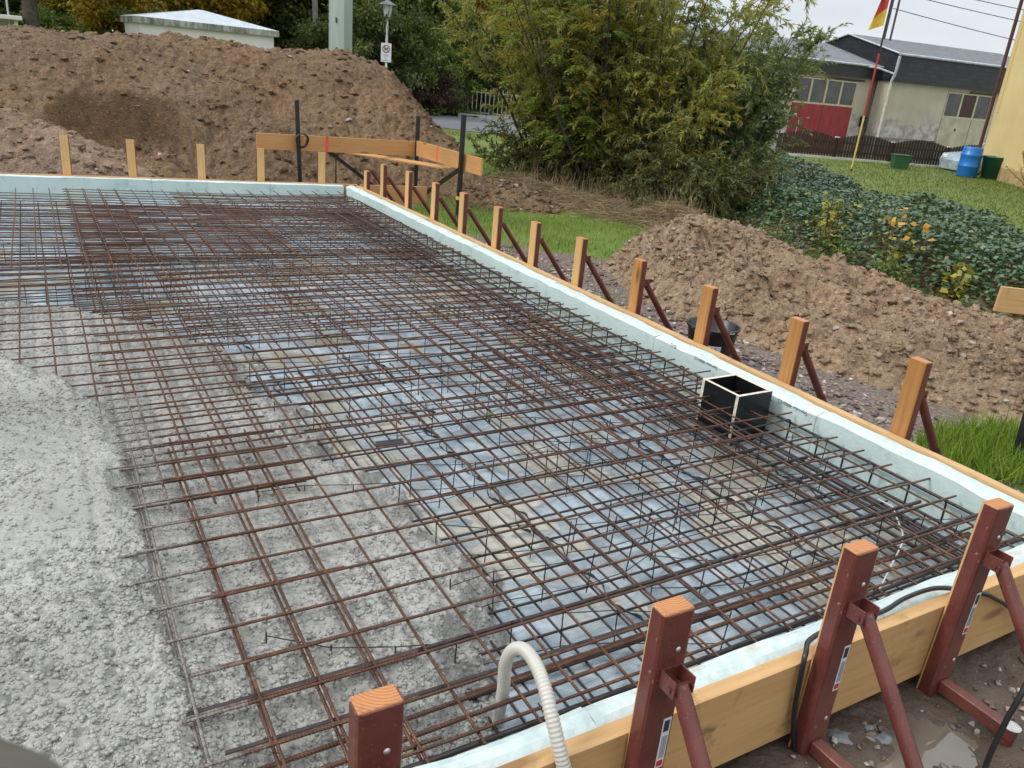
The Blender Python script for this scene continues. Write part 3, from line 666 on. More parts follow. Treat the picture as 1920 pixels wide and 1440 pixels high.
b = MB(); b.box((-0.06, -0.02, -0.002), (0.06, 0.02, 0.002), 0); o = b.build('film_strip', M['black_plastic']); o.location = (1.18, 2.91, -0.118); o.rotation_euler = (0.1, -0.1, math.radians(-15))
tag(o, 'flat dark plastic strip on the concrete edge under the mesh', 'plastic strip')

# black plywood box-out
bx = thing('plywood_box', 'open black film-faced plywood box set into the rebar by the right foam edge', 'box', (2.965, 2.68, -0.235))
bx.rotation_euler.z = math.radians(1.0)
h, wx, wy, th = 0.265, 0.118, 0.128, 0.018
def panel(a, c):
    b = MB(); b.box(a, c, 0)
    for i, f in enumerate(b.f):
        n = [(0, 0, -1), (0, 0, 1), (0, -1, 0), (0, 1, 0), (-1, 0, 0), (1, 0, 0)][i]
        d = [c[j] - a[j] for j in range(3)]; ax = [j for j in range(3) if n[j]][0]; thin = d.index(min(d))
        b.m[i] = 0 if ax == thin else 1
    return b.build('side_panel', [M['film_ply'], M['ply_edge']], bx)
panel((-wx, -wy, 0), (wx, -wy + th, h)); panel((-wx, wy - th, 0), (wx, wy, h))
panel((-wx, -wy + th + 0.0005, 0), (-wx + th, wy - th - 0.0005, h)); panel((wx - th, -wy + th + 0.0005, 0), (wx, wy - th - 0.0005, h - 0.001))
b = MB(); b.box((-wx + th, -wy + th, 0.0), (wx - th, wy - th, 0.01)); b.build('base_panel', M['film_ply'], bx)
# ------------------------------------------------------------------ formwork stakes
UPROF = [(-.045, .010), (-.045, .043), (-.041, .0495), (-.034, .052), (.034, .052), (.041, .0495), (.045, .043), (.045, .010), (.0418, .010), (.0418, .0425), (.0385, .0475), (.033, .049), (-.033, .049), (-.0385, .0475), (-.0418, .0425), (-.0418, .010)]
def stake(loc, rz, label, group, timber, top=0.365, bottom=-0.345, sticker=False, foot=True, detail=True, tilt=0.0):
    s = thing('formwork_stake', label, 'formwork stake', loc, rz, group); s.rotation_euler.y = tilt
    b = MB(); b.box((-.0412, 0.0015, bottom + .01), (.0412, .0482, top), 0, bev=0.002)
    for i, f in enumerate(b.f):
        if all(b.v[j][2] > top - 0.0045 for j in f): b.m[i] = 1
    b.build('timber', [timber, M['endgrain']], s)
    MB().prism(UPROF, bottom, top - 0.004).build('steel_channel', M['red'], s)
    b = MB()
    if detail:
        b.box((-.029, .052, .178), (-.025, .102, .221)); b.box((.025, .052, .178), (.029, .102, .221)); b.box((-.0248, .052, .216), (.0248, .056, .2205))
        b.tube([(-.034, .088, .195), (.034, .088, .195)], .006, 8)
    else: b.box((-.027, .052, .178), (.027, .09, .213))
    b.build('hinge_bracket', M['red'], s)
    e = (0.0, .50, -.33)
    b = MB(); b.tube([(0, .085, .198), e], .0205, 12)
    if detail:   # clamp rings and chain on the prop tube
        for k in (.62, .66):
            p = Vector((0, .085, .198)).lerp(Vector(e), k); q = Vector((0, .085, .198)).lerp(Vector(e), k + .012); b.tube([p, q], .026, 12)
        ch = MB(); c0 = Vector((0, .085, .198)).lerp(Vector(e), .6) + Vector((.026, 0, 0))
        for k in range(7):
            o_ = c0 + Vector((.004 * math.sin(k), .012 * k, -.017 * k)); ring = [o_ + Vector((.004 * math.cos(a), .007 * math.sin(a) if k % 2 else .002, .010 * math.sin(a))) for a in [i * math.pi / 4 for i in range(9)]]
            ch.tube(ring, .0018, 5, cap=False)
        tb = b.build('prop_tube', M['red'], s); ch.build('chain', M['red'], tb)
    else: b.build('prop_tube', M['red'], s)
    if foot:
        b = MB(); b.box((-.019, .052, -.290), (.019, .285, -.248), 0, bev=.003)
        fa = b.build('base_arm', M['red'], s)
        b = MB(); b.tube([(0, .268, -.2478), (0, .268, -.2455)], .026, 16, smooth=False); b.build('bolt_disc', M['zinc'], fa)
        b = MB(); b.tube([(0, .262, -.2905), (0, .262, -.345)], .025, 14); b.tube([(0, .262, -.335), (0, .262, -.345)], .055, 18); b.build('foot_plate', M['red'], fa)
    for z in (.262, -.18):
        b = MB(); b.lathe([(0, .003), (.005, .0025), (.0075, 0)], n=10); o = b.build('screw', M['zinc'], s); o.rotation_euler.x = -math.pi / 2; o.location = (-.012 if z > 0 else -.018, .0522, z)
    if sticker:
        b = MB(); b.box((-.012, .0525, -.075), (.012, .0530, .075), 0); st = b.build('sticker', M['sticker'], s); st.location = (-.022, 0, -.008)
        b = MB(); b.box((-.008, .0531, .035), (.008, .0534, .068), 0)
        for k in range(4): b.box((-.008 + k * .0042, .0531, -.045), (-.0066 + k * .0042, .0534, .022), 0)
        b.build('print', M['ink'], st)
        b = MB(); b.box((-.009, .0531, -.070), (.009, .0534, -.052), 0); b.build('red_block', M['ink_red'], st)
    return s
ng = 'red steel stakes along the near board'
stake((0.412, 1.062, 0), math.pi, 'red steel stake left of the grey hose, cut off by the photo edge', ng, M['wood_z'], sticker=True)
stake((1.087, 1.062, 0), math.pi, 'red steel stake standing just right of the grey hose', ng, M['wood_z'], sticker=True)
stake((1.705, 1.062, 0), math.pi, 'red steel stake with a black cable hanging down its left side', ng, M['wood_z'], sticker=True)
stake((2.300, 1.062, 0), math.pi, 'red steel stake nearest the right corner of the slab', ng, M['wood_z'], sticker=True, tilt=-0.035)
rg = 'timber-faced stakes along the right board'
ordn = ['first', 'second', 'third', 'fourth', 'fifth', 'sixth', 'seventh', 'eighth', 'ninth', 'tenth', 'eleventh']
ext = ['biggest of the row, beside the grass tuft', 'beside the gravel in front of the clay heap', 'standing before the black bucket', 'left of the black bucket', 'before the left tip of the clay heap',
       'beside the strip of lawn', 'with grass behind its brace', 'close to the yellow-taped black post', 'left of the yellow-taped black post', 'before the short wide plank', 'before the left end of the short plank']
for i, y in enumerate([2.0, 2.695, 3.37, 4.03, 4.72, 5.36, 5.985, 6.65, 7.28, 7.95, 8.68]):
    stake((3.317, y, 0), -math.pi / 2 + U(-.02, .02), '%s right-hand stake from the near end, %s' % (ordn[i], ext[i]), rg, M['wood_wet'] if i < 4 else M['wood_z'],
          top=[.368, .349, .345, .349, .349, .339, .347, .357, .354, .369, .343][i], detail=i < 5, tilt=U(-.012, .012))
stake((3.317, 9.22, 0), -math.pi / 2, 'shortest stake of the right-hand row at the far corner', rg, M['wood_z'], top=.2, detail=False)
fg = 'pale timber stakes along the far board'
for i, (x, l) in enumerate([(.245, 'leftmost of the pale stakes on the far edge'), (.876, 'second pale stake from the left on the far edge'), (1.577, 'pale far stake with its red channel showing, left of the batter board'), (2.215, 'pale far stake under the left end of the batter board'), (2.903, 'pale far stake just right of the black ringed post'), (-.42, 'pale far stake at the left beyond the photo edge')]):
    stake((x, FX(x) + .128, 0), -.12 + U(-.06, .06), l, fg, M['wood_z'], top=.41 - .02 * max(0, x), detail=False, tilt=U(-.02, .02))

# ------------------------------------------------------------------ hose and cables
def smooth_path(P, n=8):
    P = [Vector(p) for p in P]; out = []
    for i in range(len(P) - 1):
        p0, p1, p2, p3 = P[max(i - 1, 0)], P[i], P[i + 1], P[min(i + 2, len(P) - 1)]
        for k in range(n):
            t_ = k / n; out.append(0.5 * ((2 * p1) + (p2 - p0) * t_ + (2 * p0 - 5 * p1 + 4 * p2 - p3) * t_ ** 2 + (3 * p1 - p0 - 3 * p2 + p3) * t_ ** 3))
    out.append(P[-1]); return out
hp = smooth_path([(.90, 1.40, -.24), (.893, 1.38, -.13), (.882, 1.358, -.05), (.868, 1.338, .045), (.867, 1.312, .105), (.874, 1.275, .134), (.871, 1.22, .140), (.862, 1.16, .124), (.853, 1.105, .085), (.853, 1.06, .028), (.862, 1.032, -.04), (.87, 1.015, -.14), (.87, .98, -.26), (.80, .88, -.292), (.6, .75, -.295), (.3, .65, -.295)], 60)
# resample evenly, corrugations 3.2 mm apart
acc = [hp[0]]; d = 0
for a, b_ in zip(hp[:-1], hp[1:]):
    if (b_ - acc[-1]).length > 0.0015: acc.append(b_)
b = MB(); b.tube(acc, [0.0160 + 0.0008 * (1 if (i // 2) % 2 else -1) for i in range(len(acc))], 14, cap=False); tag(b.build('drain_hose', M['hose']), 'grey corrugated hose arching over the near foam edge', 'hose')
b = MB(); b.tube(smooth_path([(1.70, .98, -.40 + .1), (1.665, 1.03, -.30), (1.632, 1.045, -.17), (1.618, 1.048, -.02), (1.632, 1.06, .035), (1.70, 1.10, .030), (1.85, 1.118, .022), (2.02, 1.112, .014), (2.14, 1.122, .022), (2.27, 1.118, .024), (2.36, 1.095, .014), (2.44, 1.052, .004), (2.52, 1.048, -.035), (2.66, 1.04, -.12), (2.80, 1.0, -.25), (2.9, .95, -.30), (3.4, .9, -.295)], 6), .0075, 8)
tag(b.build('black_cable', M['black_plastic']), 'black cable looping over the near foam edge behind the two right stakes', 'cable')
b = MB(); b.tube(smooth_path([(2.36, .90, .22), (2.24, .80, .12), (2.15, .75, .02), (2.10, .745, -.12), (2.075, .74, -.26), (2.04, .70, -.298), (1.9, .55, -.30)], 6), .0075, 8)
tag(b.build('black_cable', M['black_plastic']), 'black cable dropping to the wet mud in front of the rightmost near stake', 'cable')

# ------------------------------------------------------------------ batter boards at the far corner
bb = thing('batter_board', 'long batter board with a red sprayed line nailed to black posts beyond the far edge', 'batter board', (2.33, 10.36, 0.285))
b = MB(); b.box((0, -.012, 0), (2.10, .012, .19), 0, bev=.002); b.build('board', M['wood_loc'], bb)
b = MB(); b.box((.86, -.0135, .0), (.895, -.0122, .192), 0); b.build('paint_mark', M['pink_spray'], bb); bb.rotation_euler = (0, .012, 0)
b2 = thing('batter_board', 'short batter board running to the yellow-taped black post, with a red mark', 'batter board', (4.43, 10.30, 0.27))
b2.rotation_euler = (0, -.003, -math.pi / 2)
b = MB(); b.box((0, -.012, 0), (1.90, .012, .195), 0, bev=.002); b.build('board', M['wood_loc'], b2)
b = MB(); b.box((.66, -.0135, 0), (.69, -.0122, .197), 0); b.build('paint_mark', M['pink_spray'], b2)
b = MB(); b.box((0, -.06, 0), (1.66, .06, .022), 0, bev=.002); o = b.build('plank', M['wood_loc']); o.location = (3.66, 10.90, .215); o.rotation_euler = (math.radians(8), .006, math.radians(-57))
tag(o, 'narrow plank lying diagonally across the corner under the two batter boards', 'plank')
def post(name, label, x, y, z0, z1, r=.022, sq=True):
    b = MB()
    if sq: b.box((-r, -r, z0), (r, r, z1), 0, bev=.003)
    else: b.tube([(0, 0, z0), (0, 0, z1)], r, 8)
    o = b.build(name, M['black_paint']); o.location = (x, y, 0); return tag(o, label, 'post')
pg = post('black_post', 'black steel post with a black cable ring, left end of the batter boards', 2.845, 10.31, -.5, .885); pg.rotation_euler.y = -.03
post('black_post', 'black steel post at the corner where the batter boards meet', 4.44, 10.33, -.5, .78)
pt = post('black_post', 'tallest black steel post, with yellow tape, at the right end of the batter boards', 4.375, 8.84, -.45, .915, .024)
b = MB(); b.box((-.027, -.027, -.02), (.027, .027, .02), 0); b.tube([(-.02, -.028, .0), (-.06, -.03, .01), (-.05, -.03, -.015), (-.02, -.028, -.005)], .004, 5)
yt = b.build('yellow_tape', M['yellow_tape'], pt); yt.location = (0, 0, -.05)
b = MB(); b.box((0, -.006, 0), (.16, .006, .012), 0); b.build('hook_arm', M['black_paint'], pt).location = (.025, 0, .895)
b = MB(); ring = [(.075 * math.cos(a) * (1 + .08 * math.sin(3 * a)), -.03 - .01 * math.sin(a), .085 * math.sin(a)) for a in [i * math.pi / 10 for i in range(21)]]
b.tube(ring, .009, 8, cap=False); b.tube([(p[0] * .86 - .01, p[1] - .016, p[2] * .9 + .006) for p in ring], .008, 8, cap=False); o = b.build('cable_ring', M['black_plastic']); o.location = (2.865, 10.27, .415)
tag(o, 'coiled ring of black cable hanging on the left black post', 'cable ring')
post('thin_rod', 'thin black rod standing upright before the mound, under the batter board', 3.28, 10.2, -.45, .265, .008, False)
def strut(label, a, c):
    a, c = Vector(a), Vector(c); b = MB(); L = (c - a).length; b.box((0, -.02, -.02), (L, .02, .02), 0, frame(a, c - a)); return tag(b.build('black_strut', M['black_paint']), label, 'strut')
strut('black diagonal strut running down right below the long batter board', (3.22, 10.42, .30), (4.02, 10.5, -.25))
strut('black diagonal strut running down left from the yellow-taped post', (4.40, 8.90, .29), (4.37, 10.15, -.30))
rb = thing('batter_board', 'pale batter board end poking in at the right edge of the photo', 'batter board', (5.30, 2.79, .235)); rb.rotation_euler = (0, 0.02, math.radians(-33))
b = MB(); b.box((0, -.012, 0), (1.6, .012, .165), 0, bev=.002); b.build('board', M['wood_x'], rb)
rp = post('black_post', 'leaning black steel post foot in the grass tuft at the right photo edge', 4.36, 1.95, -.4, .9, .026); rp.rotation_euler = (-.05, .02, 0)

# ------------------------------------------------------------------ bucket
bk = thing('bucket', 'black builder\'s bucket with a white label on the gravel behind the right-hand stakes', 'bucket', (3.80, 3.74, GZ))
b = MB(); b.lathe([(0, .004), (.125, .004), (.128, 0), (.135, .02), (.168, .255), (.178, .257), (.180, .272), (.172, .275), (.165, .268), (.130, .03), (0, .03)], n=32); b.build('body', M['black_plastic'], bk)
b = MB(); b.tube([(-.182, 0, .245), (-.15, -.10, .255), (0, -.187, .262), (.15, -.10, .255), (.182, 0, .245)], .0035, 6); b.build('handle', M['zinc'], bk)
b = MB()
for sx_ in (-1, 1): b.box((sx_ * .178 - .012, -.016, .225), (sx_ * .178 + .012, .016, .268), 0, bev=.003)
b.build('handle_lug', M['black_plastic'], bk)
# curved white label facing the slab, with its letters
lab = MB(); az0 = math.radians(-140); R0 = lambda z: .135 + (z - .02) * .1404 + .001
zs = [.112, .166]; V = []; na = 14
for z in zs:
    for i in range(na + 1):
        a = az0 + (i / na - .5) * 1.15; V.append((R0(z) * math.cos(a), R0(z) * math.sin(a), z))
lab.add(V, [(i, i + 1, na + 2 + i, na + 1 + i) for i in range(na)]); lb = lab.build('label', M['sticker'], bk)
dirn = Vector((math.cos(az0), math.sin(az0), 0))
m_ = Matrix(((-dirn.y, 0, dirn.x, 0), (dirn.x, 0, dirn.y, 0), (0, 1, 0, .092), (0, 0, 0, 1)))
for i, ch in enumerate('BAU'):
    a = az0 + (i - 1) * .25; dv = Vector((math.cos(a), math.sin(a), 0)); c_ = dv * (R0(.14) + .0015)
    text_mesh(ch, .050, M['ink'], lb, Matrix(((-dv.y, 0, dv.x, c_.x), (dv.x, 0, dv.y, c_.y), (0, 1, 0, .139), (0, 0, 0, 1))), 'letter')

# photographer's sleeve right in front of the lens, out of focus
b = MB(); b.tube(smooth_path([(-.197, .069, 1.00), (-.107, .139, 1.123), (-.057, .187, 1.203), (-.0383, .2044, 1.2282)], 8), [.040] * 10 + [.036] * 8 + [.036, .036, .036, .0355, .035, .034, .031], 18); o = b.build('sleeve', plain('olive_cloth', (0.10, 0.092, 0.065), 0.9, 0, 0.15, 30))
tag(o, 'out-of-focus olive grey sleeve at the lower left corner of the photo', 'sleeve')

# ------------------------------------------------------------------ soil heaps
def ico(n=1):
    import bmesh
    bm = bmesh.new(); bmesh.ops.create_icosphere(bm, subdivisions=n, radius=1)
    V = np.array([v.co[:] for v in bm.verts]); F = np.array([[v.index for v in f.verts] for f in bm.faces]); bm.free(); return V, F
ICO0 = ico(1)
def clod_variants(n):
    import bmesh
    out = []
    for i in range(n):
        r = np.random.default_rng(i + 50); P = unit0(r.normal(0, 1, (13, 3))) * r.uniform(.7, 1.15, (13, 1)) * r.uniform(.6, 1.3, 3)
        bm = bmesh.new(); vs = [bm.verts.new(p) for p in P]; bmesh.ops.convex_hull(bm, input=vs)
        lo = [v for v in bm.verts if not v.link_faces]; bmesh.ops.delete(bm, geom=lo, context='VERTS')
        bmesh.ops.subdivide_edges(bm, edges=bm.edges[:], cuts=1, use_grid_fill=True); bmesh.ops.triangulate(bm, faces=bm.faces[:])
        bm.verts.index_update(); V = np.array([v.co[:] for v in bm.verts]); V = V * (1 + .10 * r.standard_normal((len(V), 1))); F = np.array([[v.index for v in f.verts] for f in bm.faces]); bm.free(); out.append((V, F))
    return out
def unit0(v): return v / np.linalg.norm(v, axis=1, keepdims=True)
CL1 = clod_variants(12)
def scatter(P, size, rng, variants=CL1, flat=.62):
    Vs, Fs = [], []; b = 0
    for i, (p, s) in enumerate(zip(P, size)):
        W, F = variants[i % len(variants)]; a = rng.uniform(0, 6.28); c, s_ = math.cos(a), math.sin(a)
        Q = W * s * np.array([1, 1, flat]); Q = np.stack([Q[:, 0] * c - Q[:, 1] * s_, Q[:, 0] * s_ + Q[:, 1] * c, Q[:, 2]], 1) + p
        Vs.append(Q); Fs.append(F + b); b += len(Q)
    return np.concatenate(Vs), np.concatenate(Fs)
# pebbles standing out of the wet concrete, coated with the same paste
rng = np.random.default_rng(17); n = 46000; px = rng.uniform(-.55, 1.25, n); py = 1.2 + 4.2 * rng.random(n) ** 1.5; pz, mp_ = concrete_h(px, py); ok = (pz > -.2) & (rng.random(n) < .25 + .75 * mp_) & ((px < XC(py) + .05) | (rng.random(n) < .6)); px, py, pz = px[ok], py[ok], pz[ok]
sz = .0028 + .0062 * rng.random(len(px)) ** 2.2; pv = []
for i in range(6):
    bV, bF = ICO0; r_ = np.random.default_rng(i); pv.append((bV * r_.uniform(.7, 1.3, 3) * (1 + .12 * r_.standard_normal((len(bV), 1))), bF))
CV, CF = scatter(np.stack([px, py, pz + sz * .12], 1), sz, rng, pv, .72)
tag(mesh_np('pebbles', CV, CF, M['concrete'], concrete_o, True), kind='stuff')
def softmin(a, b_, k=.25):
    h = np.clip(.5 + .5 * (b_ - a) / k, 0, 1); return b_ * (1 - h) + a * h - k * h * (1 - h)
def crag(x, y, s, seed):
    """blocky, clod-like roughness"""
    d, h = worley(x / s + .3 * fbm(x / s, y / s, 2, seed), y / s, seed); return (h - .5) * .6 + (.55 - d) * .7
def mound_h(x, y):
    ytoe = 10.32 + .12 * fbm(x * .9, x * 0 + 3, 3, 60); xe = np.interp(y, [10.3, 11, 11.7, 13.5, 16], [6.05, 6.1, 6.25, 6.95, 7.2])
    topz = np.interp(x, [-9, -.3, 1.2, 2.4, 3.4, 4.3, 4.8], [1.5, 1.64, 1.73, 1.72, 1.70, 1.715, 1.70]) + .05 * fbm(x * .8, y * .8, 3, 61)
    h = softmin((y - ytoe) * .615, (xe - x) * .92 + .0, .25); h = softmin(h, topz + 0 * x, .22); h = softmin(h, (18.0 - y) * .7, .3)
    q = np.hypot((x - .98) / .80, (y - 11.45) / .62) + .25 * fbm(x * 2.2, y * 2.2, 3, 62)
    h = h - .52 * sm(1.0, .86, q) * sm(-.6, .6, (y - 11.2))
    h = h - .16 * sm(1, .6, np.hypot((x - 1.75) / .45, (y - 11.0) / .5) + .3 * fbm(x * 3, y * 3, 2, 63))
    act = sm(-.05, .25, h)
    rills = .03 * fbm(x * 6 - y * 1.5, y * .8, 3, 68) * sm(2.5, 4.5, x)
    return h + act * (.10 * fbm(x * 1.5, y * 1.5, 4, 64) + .075 * crag(x, y, .30, 65) * (.4 + fbm(x * .9, y * .9, 2, 69)) + (.06 * crag(x, y, .14, 66) + .04 * crag(x, y, .065, 67)) * (.55 + .9 * vnoise(x * 1.3, y * 1.3, 75)) + .012 * fbm(x * 22, y * 22, 2, 76) + rills)
def heap(name, label, hf, xs_, ys_, mat, ncl, smin, smax, seed, zoff=GZ, cat='soil heap'):
    X, Y = np.meshgrid(xs_, ys_); H = hf(X, Y); V = np.stack([X, Y, H + zoff], -1).reshape(-1, 3)
    F = grid_faces(len(xs_), len(ys_), (H > -.03).ravel()); V, F = compact(V, F); F3 = np.concatenate([F[:, :3], F[:, [0, 2, 3]]])
    rng = np.random.default_rng(seed); n = ncl * 4
    px = rng.uniform(xs_[0], xs_[-1], n); py = rng.uniform(ys_[0], ys_[-1], n); ph = hf(px, py); ok = ph > .0
    px, py, ph = px[ok][:ncl], py[ok][:ncl], ph[ok][:ncl]; sz = smin + (smax - smin) * rng.random(len(px)) ** 3
    CV, CF = scatter(np.stack([px, py, ph + zoff + sz * -.05], 1), sz, rng)
    o = mesh_np(name, np.concatenate([V, CV]), np.concatenate([F3, CF + len(V)]), mat)
    n2 = max(40, ncl // 14); k = rng.integers(0, len(px), n2); s2 = smax * (.15 + .75 * rng.random(n2) ** 3)
    SV, SF = scatter(np.stack([px[k] + .05, py[k] - .03, hf(px[k] + .05, py[k] - .03) + zoff + s2 * .1], 1), s2, rng)
    tag(mesh_np('stones', SV, SF, M['stone'], o), kind='stuff')
    return tag(o, label, cat)
M['stone'] = leafmat('field_stone', [(0, (0.12, 0.085, 0.06)), (.5, (0.25, 0.19, 0.14)), (1, (0.42, 0.36, 0.30))], 0.0, .7)
heap('soil_mound', 'large dark brown soil mound rising behind the far edge of the slab', mound_h, np.concatenate([np.linspace(-9, -1.2, 90), np.linspace(-1.17, 7.1, 400)]), np.concatenate([np.linspace(10.05, 14.2, 230), np.linspace(14.25, 18.3, 40)]), M['soil_dark'], 8000, .010, .08, 1)
def front_h(x, y):
    crest = np.interp(x, [-6, -1.2, -.3, .15, .7, 1.3, 1.7], [1.1, 1.02, .90, .70, .42, .15, -.1])
    h = softmin(crest, (y - 9.93 - .1 * fbm(x * 1.3, y * 0, 2, 70)) * .80, .18); h = softmin(h, (11.95 + .25 * fbm(x, y * 0 + 7, 2, 71) - y) * 1.0, .12)
    return h + sm(-.05, .15, h) * (.08 * fbm(x * 2, y * 2, 4, 72) + .065 * crag(x, y, .17, 73) + .045 * crag(x, y, .075, 74) + .012 * fbm(x * 22, y * 22, 2, 77))
heap('soil_heap', 'low pale brown soil heap in front of the left of the dark mound', front_h, np.linspace(-6, 1.9, 260), np.linspace(9.97, 12.2, 90), M['soil_lite'], 2200, .012, .07, 2)
def clay_h(x, y):
    xt = np.interp(y, [1.2, 2.2, 2.8, 3.3, 4.2, 4.6, 5.2, 6.3, 6.6], [5.05, 4.95, 4.72, 4.52, 4.45, 4.27, 4.37, 4.72, 5.1]) + .08 * fbm(y * 1.6, x * 0, 3, 80)
    hc = np.interp(y, [1.3, 1.7, 2.1, 2.6, 3.2, 3.85, 4.9, 5.5, 5.9, 6.3, 6.6, 6.9], [-.08, .02, .10, .19, .25, .30, .43, .52, .52, .36, .16, -.08]) + .05 * fbm(y * 2.5, x * 0, 3, 81)
    t_ = (x - xt); up = t_ * (.62 + .25 * hc); dn = (xt + 2.3 - x) * .62
    h = softmin(softmin(up, hc + 0 * x, .14), dn, .14)
    cut = .13 * sm(1, .75, np.hypot((x - 5.2) / .42, (y - 4.95) / .5) + .3 * fbm(x * 3, y * 3, 2, 82)) + .11 * sm(1, .75, np.hypot((x - 5.0) / .35, (y - 3.75) / .6) + .3 * fbm(x * 3, y * 3, 2, 83))
    h = h - cut * sm(.1, .3, h)
    a = sm(-.03, .16, h)
    return h + a * (.075 * fbm(x * 2.6, y * 2.6, 4, 84) + (.10 * crag(x, y, .22, 85) + .07 * crag(x, y, .095, 86) + .034 * crag(x, y, .045, 87)) * (.5 + .9 * vnoise(x * 2, y * 2, 89)) + .014 * fbm(x * 30, y * 30, 2, 88))
heap('clay_heap', 'ochre brown clay soil heap with big clods to the right of the stakes', clay_h, np.concatenate([np.linspace(4.1, 6.1, 240), np.linspace(6.12, 7.5, 50)]), np.linspace(1.2, 6.95, 520), M['soil_clay'], 6500, .006, .055, 3)
def spill_h(x, y):
    h = .26 * sm(1.0, .2, np.hypot((x - 5.75) / .9, (y - 10.15) / 1.0) + .25 * fbm(x * 2, y * 2, 3, 90)) - .01
    return h + sm(0, .08, h) * (.05 * crag(x, y, .14, 91) + .03 * crag(x, y, .07, 92))
heap('soil_spill', 'low stony spill of soil at the right foot of the dark mound', spill_h, np.linspace(4.6, 7.0, 110), np.linspace(8.9, 11.4, 110), M['soil_dark'], 700, .015, .08, 4)
rng = np.random.default_rng(11)
n = 13000; px = 3.36 + np.abs(rng.normal(0, .65, n)); py = rng.uniform(1.1, 8.4, n); ok = (px < 5.2) & ~((px > np.interp(py, [1.9, 3.0, 5, 6.3, 7, 8.2], [4.4, 4.6, 4.5, 5.1, 4.4, 3.8])))
px, py = px[ok], py[ok]; sz = .004 + .026 * rng.random(len(px)) ** 4
CV, CF = scatter(np.stack([px, py, ground_h(px, py) + sz * .2], 1), sz, rng)
M['pebble'] = leafmat('pebble', [(0, (0.05, 0.045, 0.042)), (.4, (0.16, 0.12, 0.10)), (.8, (0.30, 0.25, 0.22)), (1, (0.5, 0.45, 0.41))], 0.0, .5)
tag(mesh_np('gravel', CV, CF, M['pebble']), kind='stuff')
n = 5200; px = rng.uniform(.2, 4.5, n); py = rng.uniform(.1, 1.03, n); sz = .002 + .016 * rng.random(n) ** 4
CV, CF = scatter(np.stack([px, py, ground_h(px, py) + sz * .2], 1), sz, rng); tag(mesh_np('gravel', CV, CF, M['pebble']), kind='stuff')
# ------------------------------------------------------------------ vegetation
def unit(v): return v / (np.linalg.norm(v, axis=1, keepdims=True) + 1e-9)
def leaf_quads(P, D, Nn, L, W):
    D = unit(D); S_ = unit(np.cross(D, Nn)); Nn = np.cross(S_, D)
    L = np.asarray(L)[:, None]; W = np.asarray(W)[:, None]
    v0 = P; v1 = P + D * L * .45 + S_ * W * .5 + Nn * L * .04; v2 = P + D * L - Nn * L * .10; v3 = P + D * L * .45 - S_ * W * .5 + Nn * L * .04
    V = np.stack([v0, v1, v2, v3], 1).reshape(-1, 3); return V, np.arange(len(P) * 4).reshape(-1, 4)
def crown(P, D, Nn, L, W, mat, parent=None, name='crown'):
    V, F = leaf_quads(P, D, Nn, L, W); return mesh_np(name, V, F, mat, parent)
def curve_pts(p, d, L, n, sag, rng, wig=.06):
    out = [np.array(p, float)]; d = np.array(d, float); d /= np.linalg.norm(d)
    for i in range(n):
        d = d + np.array([0, 0, -sag / n]) + rng.normal(0, wig, 3); d /= np.linalg.norm(d); out.append(out[-1] + d * L / n)
    return np.array(out)
def willow(name, label, cat, loc, nst, Ls, tilt, leafmat_, seed, nbr=20, nlf=40, bias=(0, 0), lf=(.085, .015), base_r=.35, group=None, low=.18, height=1.0):
    rng = np.random.default_rng(seed); t_ = thing(name, label, cat, loc, 0, group)
    stems = MB(); P, D = [], []
    for s in range(nst):
        az = rng.uniform(0, 6.283); ti = rng.uniform(*tilt); r0 = base_r * math.sqrt(rng.random())
        d = np.array([math.sin(ti) * math.cos(az) + bias[0] * .4, math.sin(ti) * math.sin(az) + bias[1] * .4, math.cos(ti) * height]); L = rng.uniform(*Ls)
        p = curve_pts((r0 * math.cos(az), r0 * math.sin(az), -.05), d, L, 9, rng.uniform(.15, .75) * (.5 + ti), rng)
        stems.tube(p, list(np.linspace(.022 + .008 * rng.random(), .004, 10)), 5, cap=False)
        for b_ in range(nbr):
            k = rng.uniform(low, 1.0); i = int(k * 8.99); q = p[i] + (p[i + 1] - p[i]) * (k * 8.99 - i); sd = p[i + 1] - p[i]; sd /= np.linalg.norm(sd)
            bd = sd * .7 + rng.normal(0, .55, 3) + np.array([0, 0, .15]); bl = rng.uniform(.3, .85) * (1.15 - .45 * k)
            bp_ = curve_pts(q, bd, bl, 5, rng.uniform(.3, 1.1), rng, .10)
            if b_ % 2 == 0: stems.tube(bp_, list(np.linspace(.005, .0018, 6)), 3, cap=False)
            kk = rng.uniform(.05, 5, nlf); ii = np.minimum(kk.astype(int), 4); P.append(bp_[ii] + (bp_[ii + 1] - bp_[ii]) * (kk - ii)[:, None])
            D.append(unit(bp_[ii + 1] - bp_[ii]) * .8 + rng.normal(0, .45, (nlf, 3)) + np.array([0, 0, -.30]))
    P = np.concatenate(P); D = np.concatenate(D); n = len(P); ok = P[:, 2] > .02; P, D = P[ok], D[ok]; n = len(P)
    Nn = rng.normal(0, 1, (n, 3)) + np.array([0, 0, .8]); L = lf[0] * rng.uniform(.6, 1.25, n); W = lf[1] * rng.uniform(.75, 1.25, n)
    stems.build('stems', M['twig'], t_); crown(P, D, Nn, L, W, leafmat_, t_); return t_
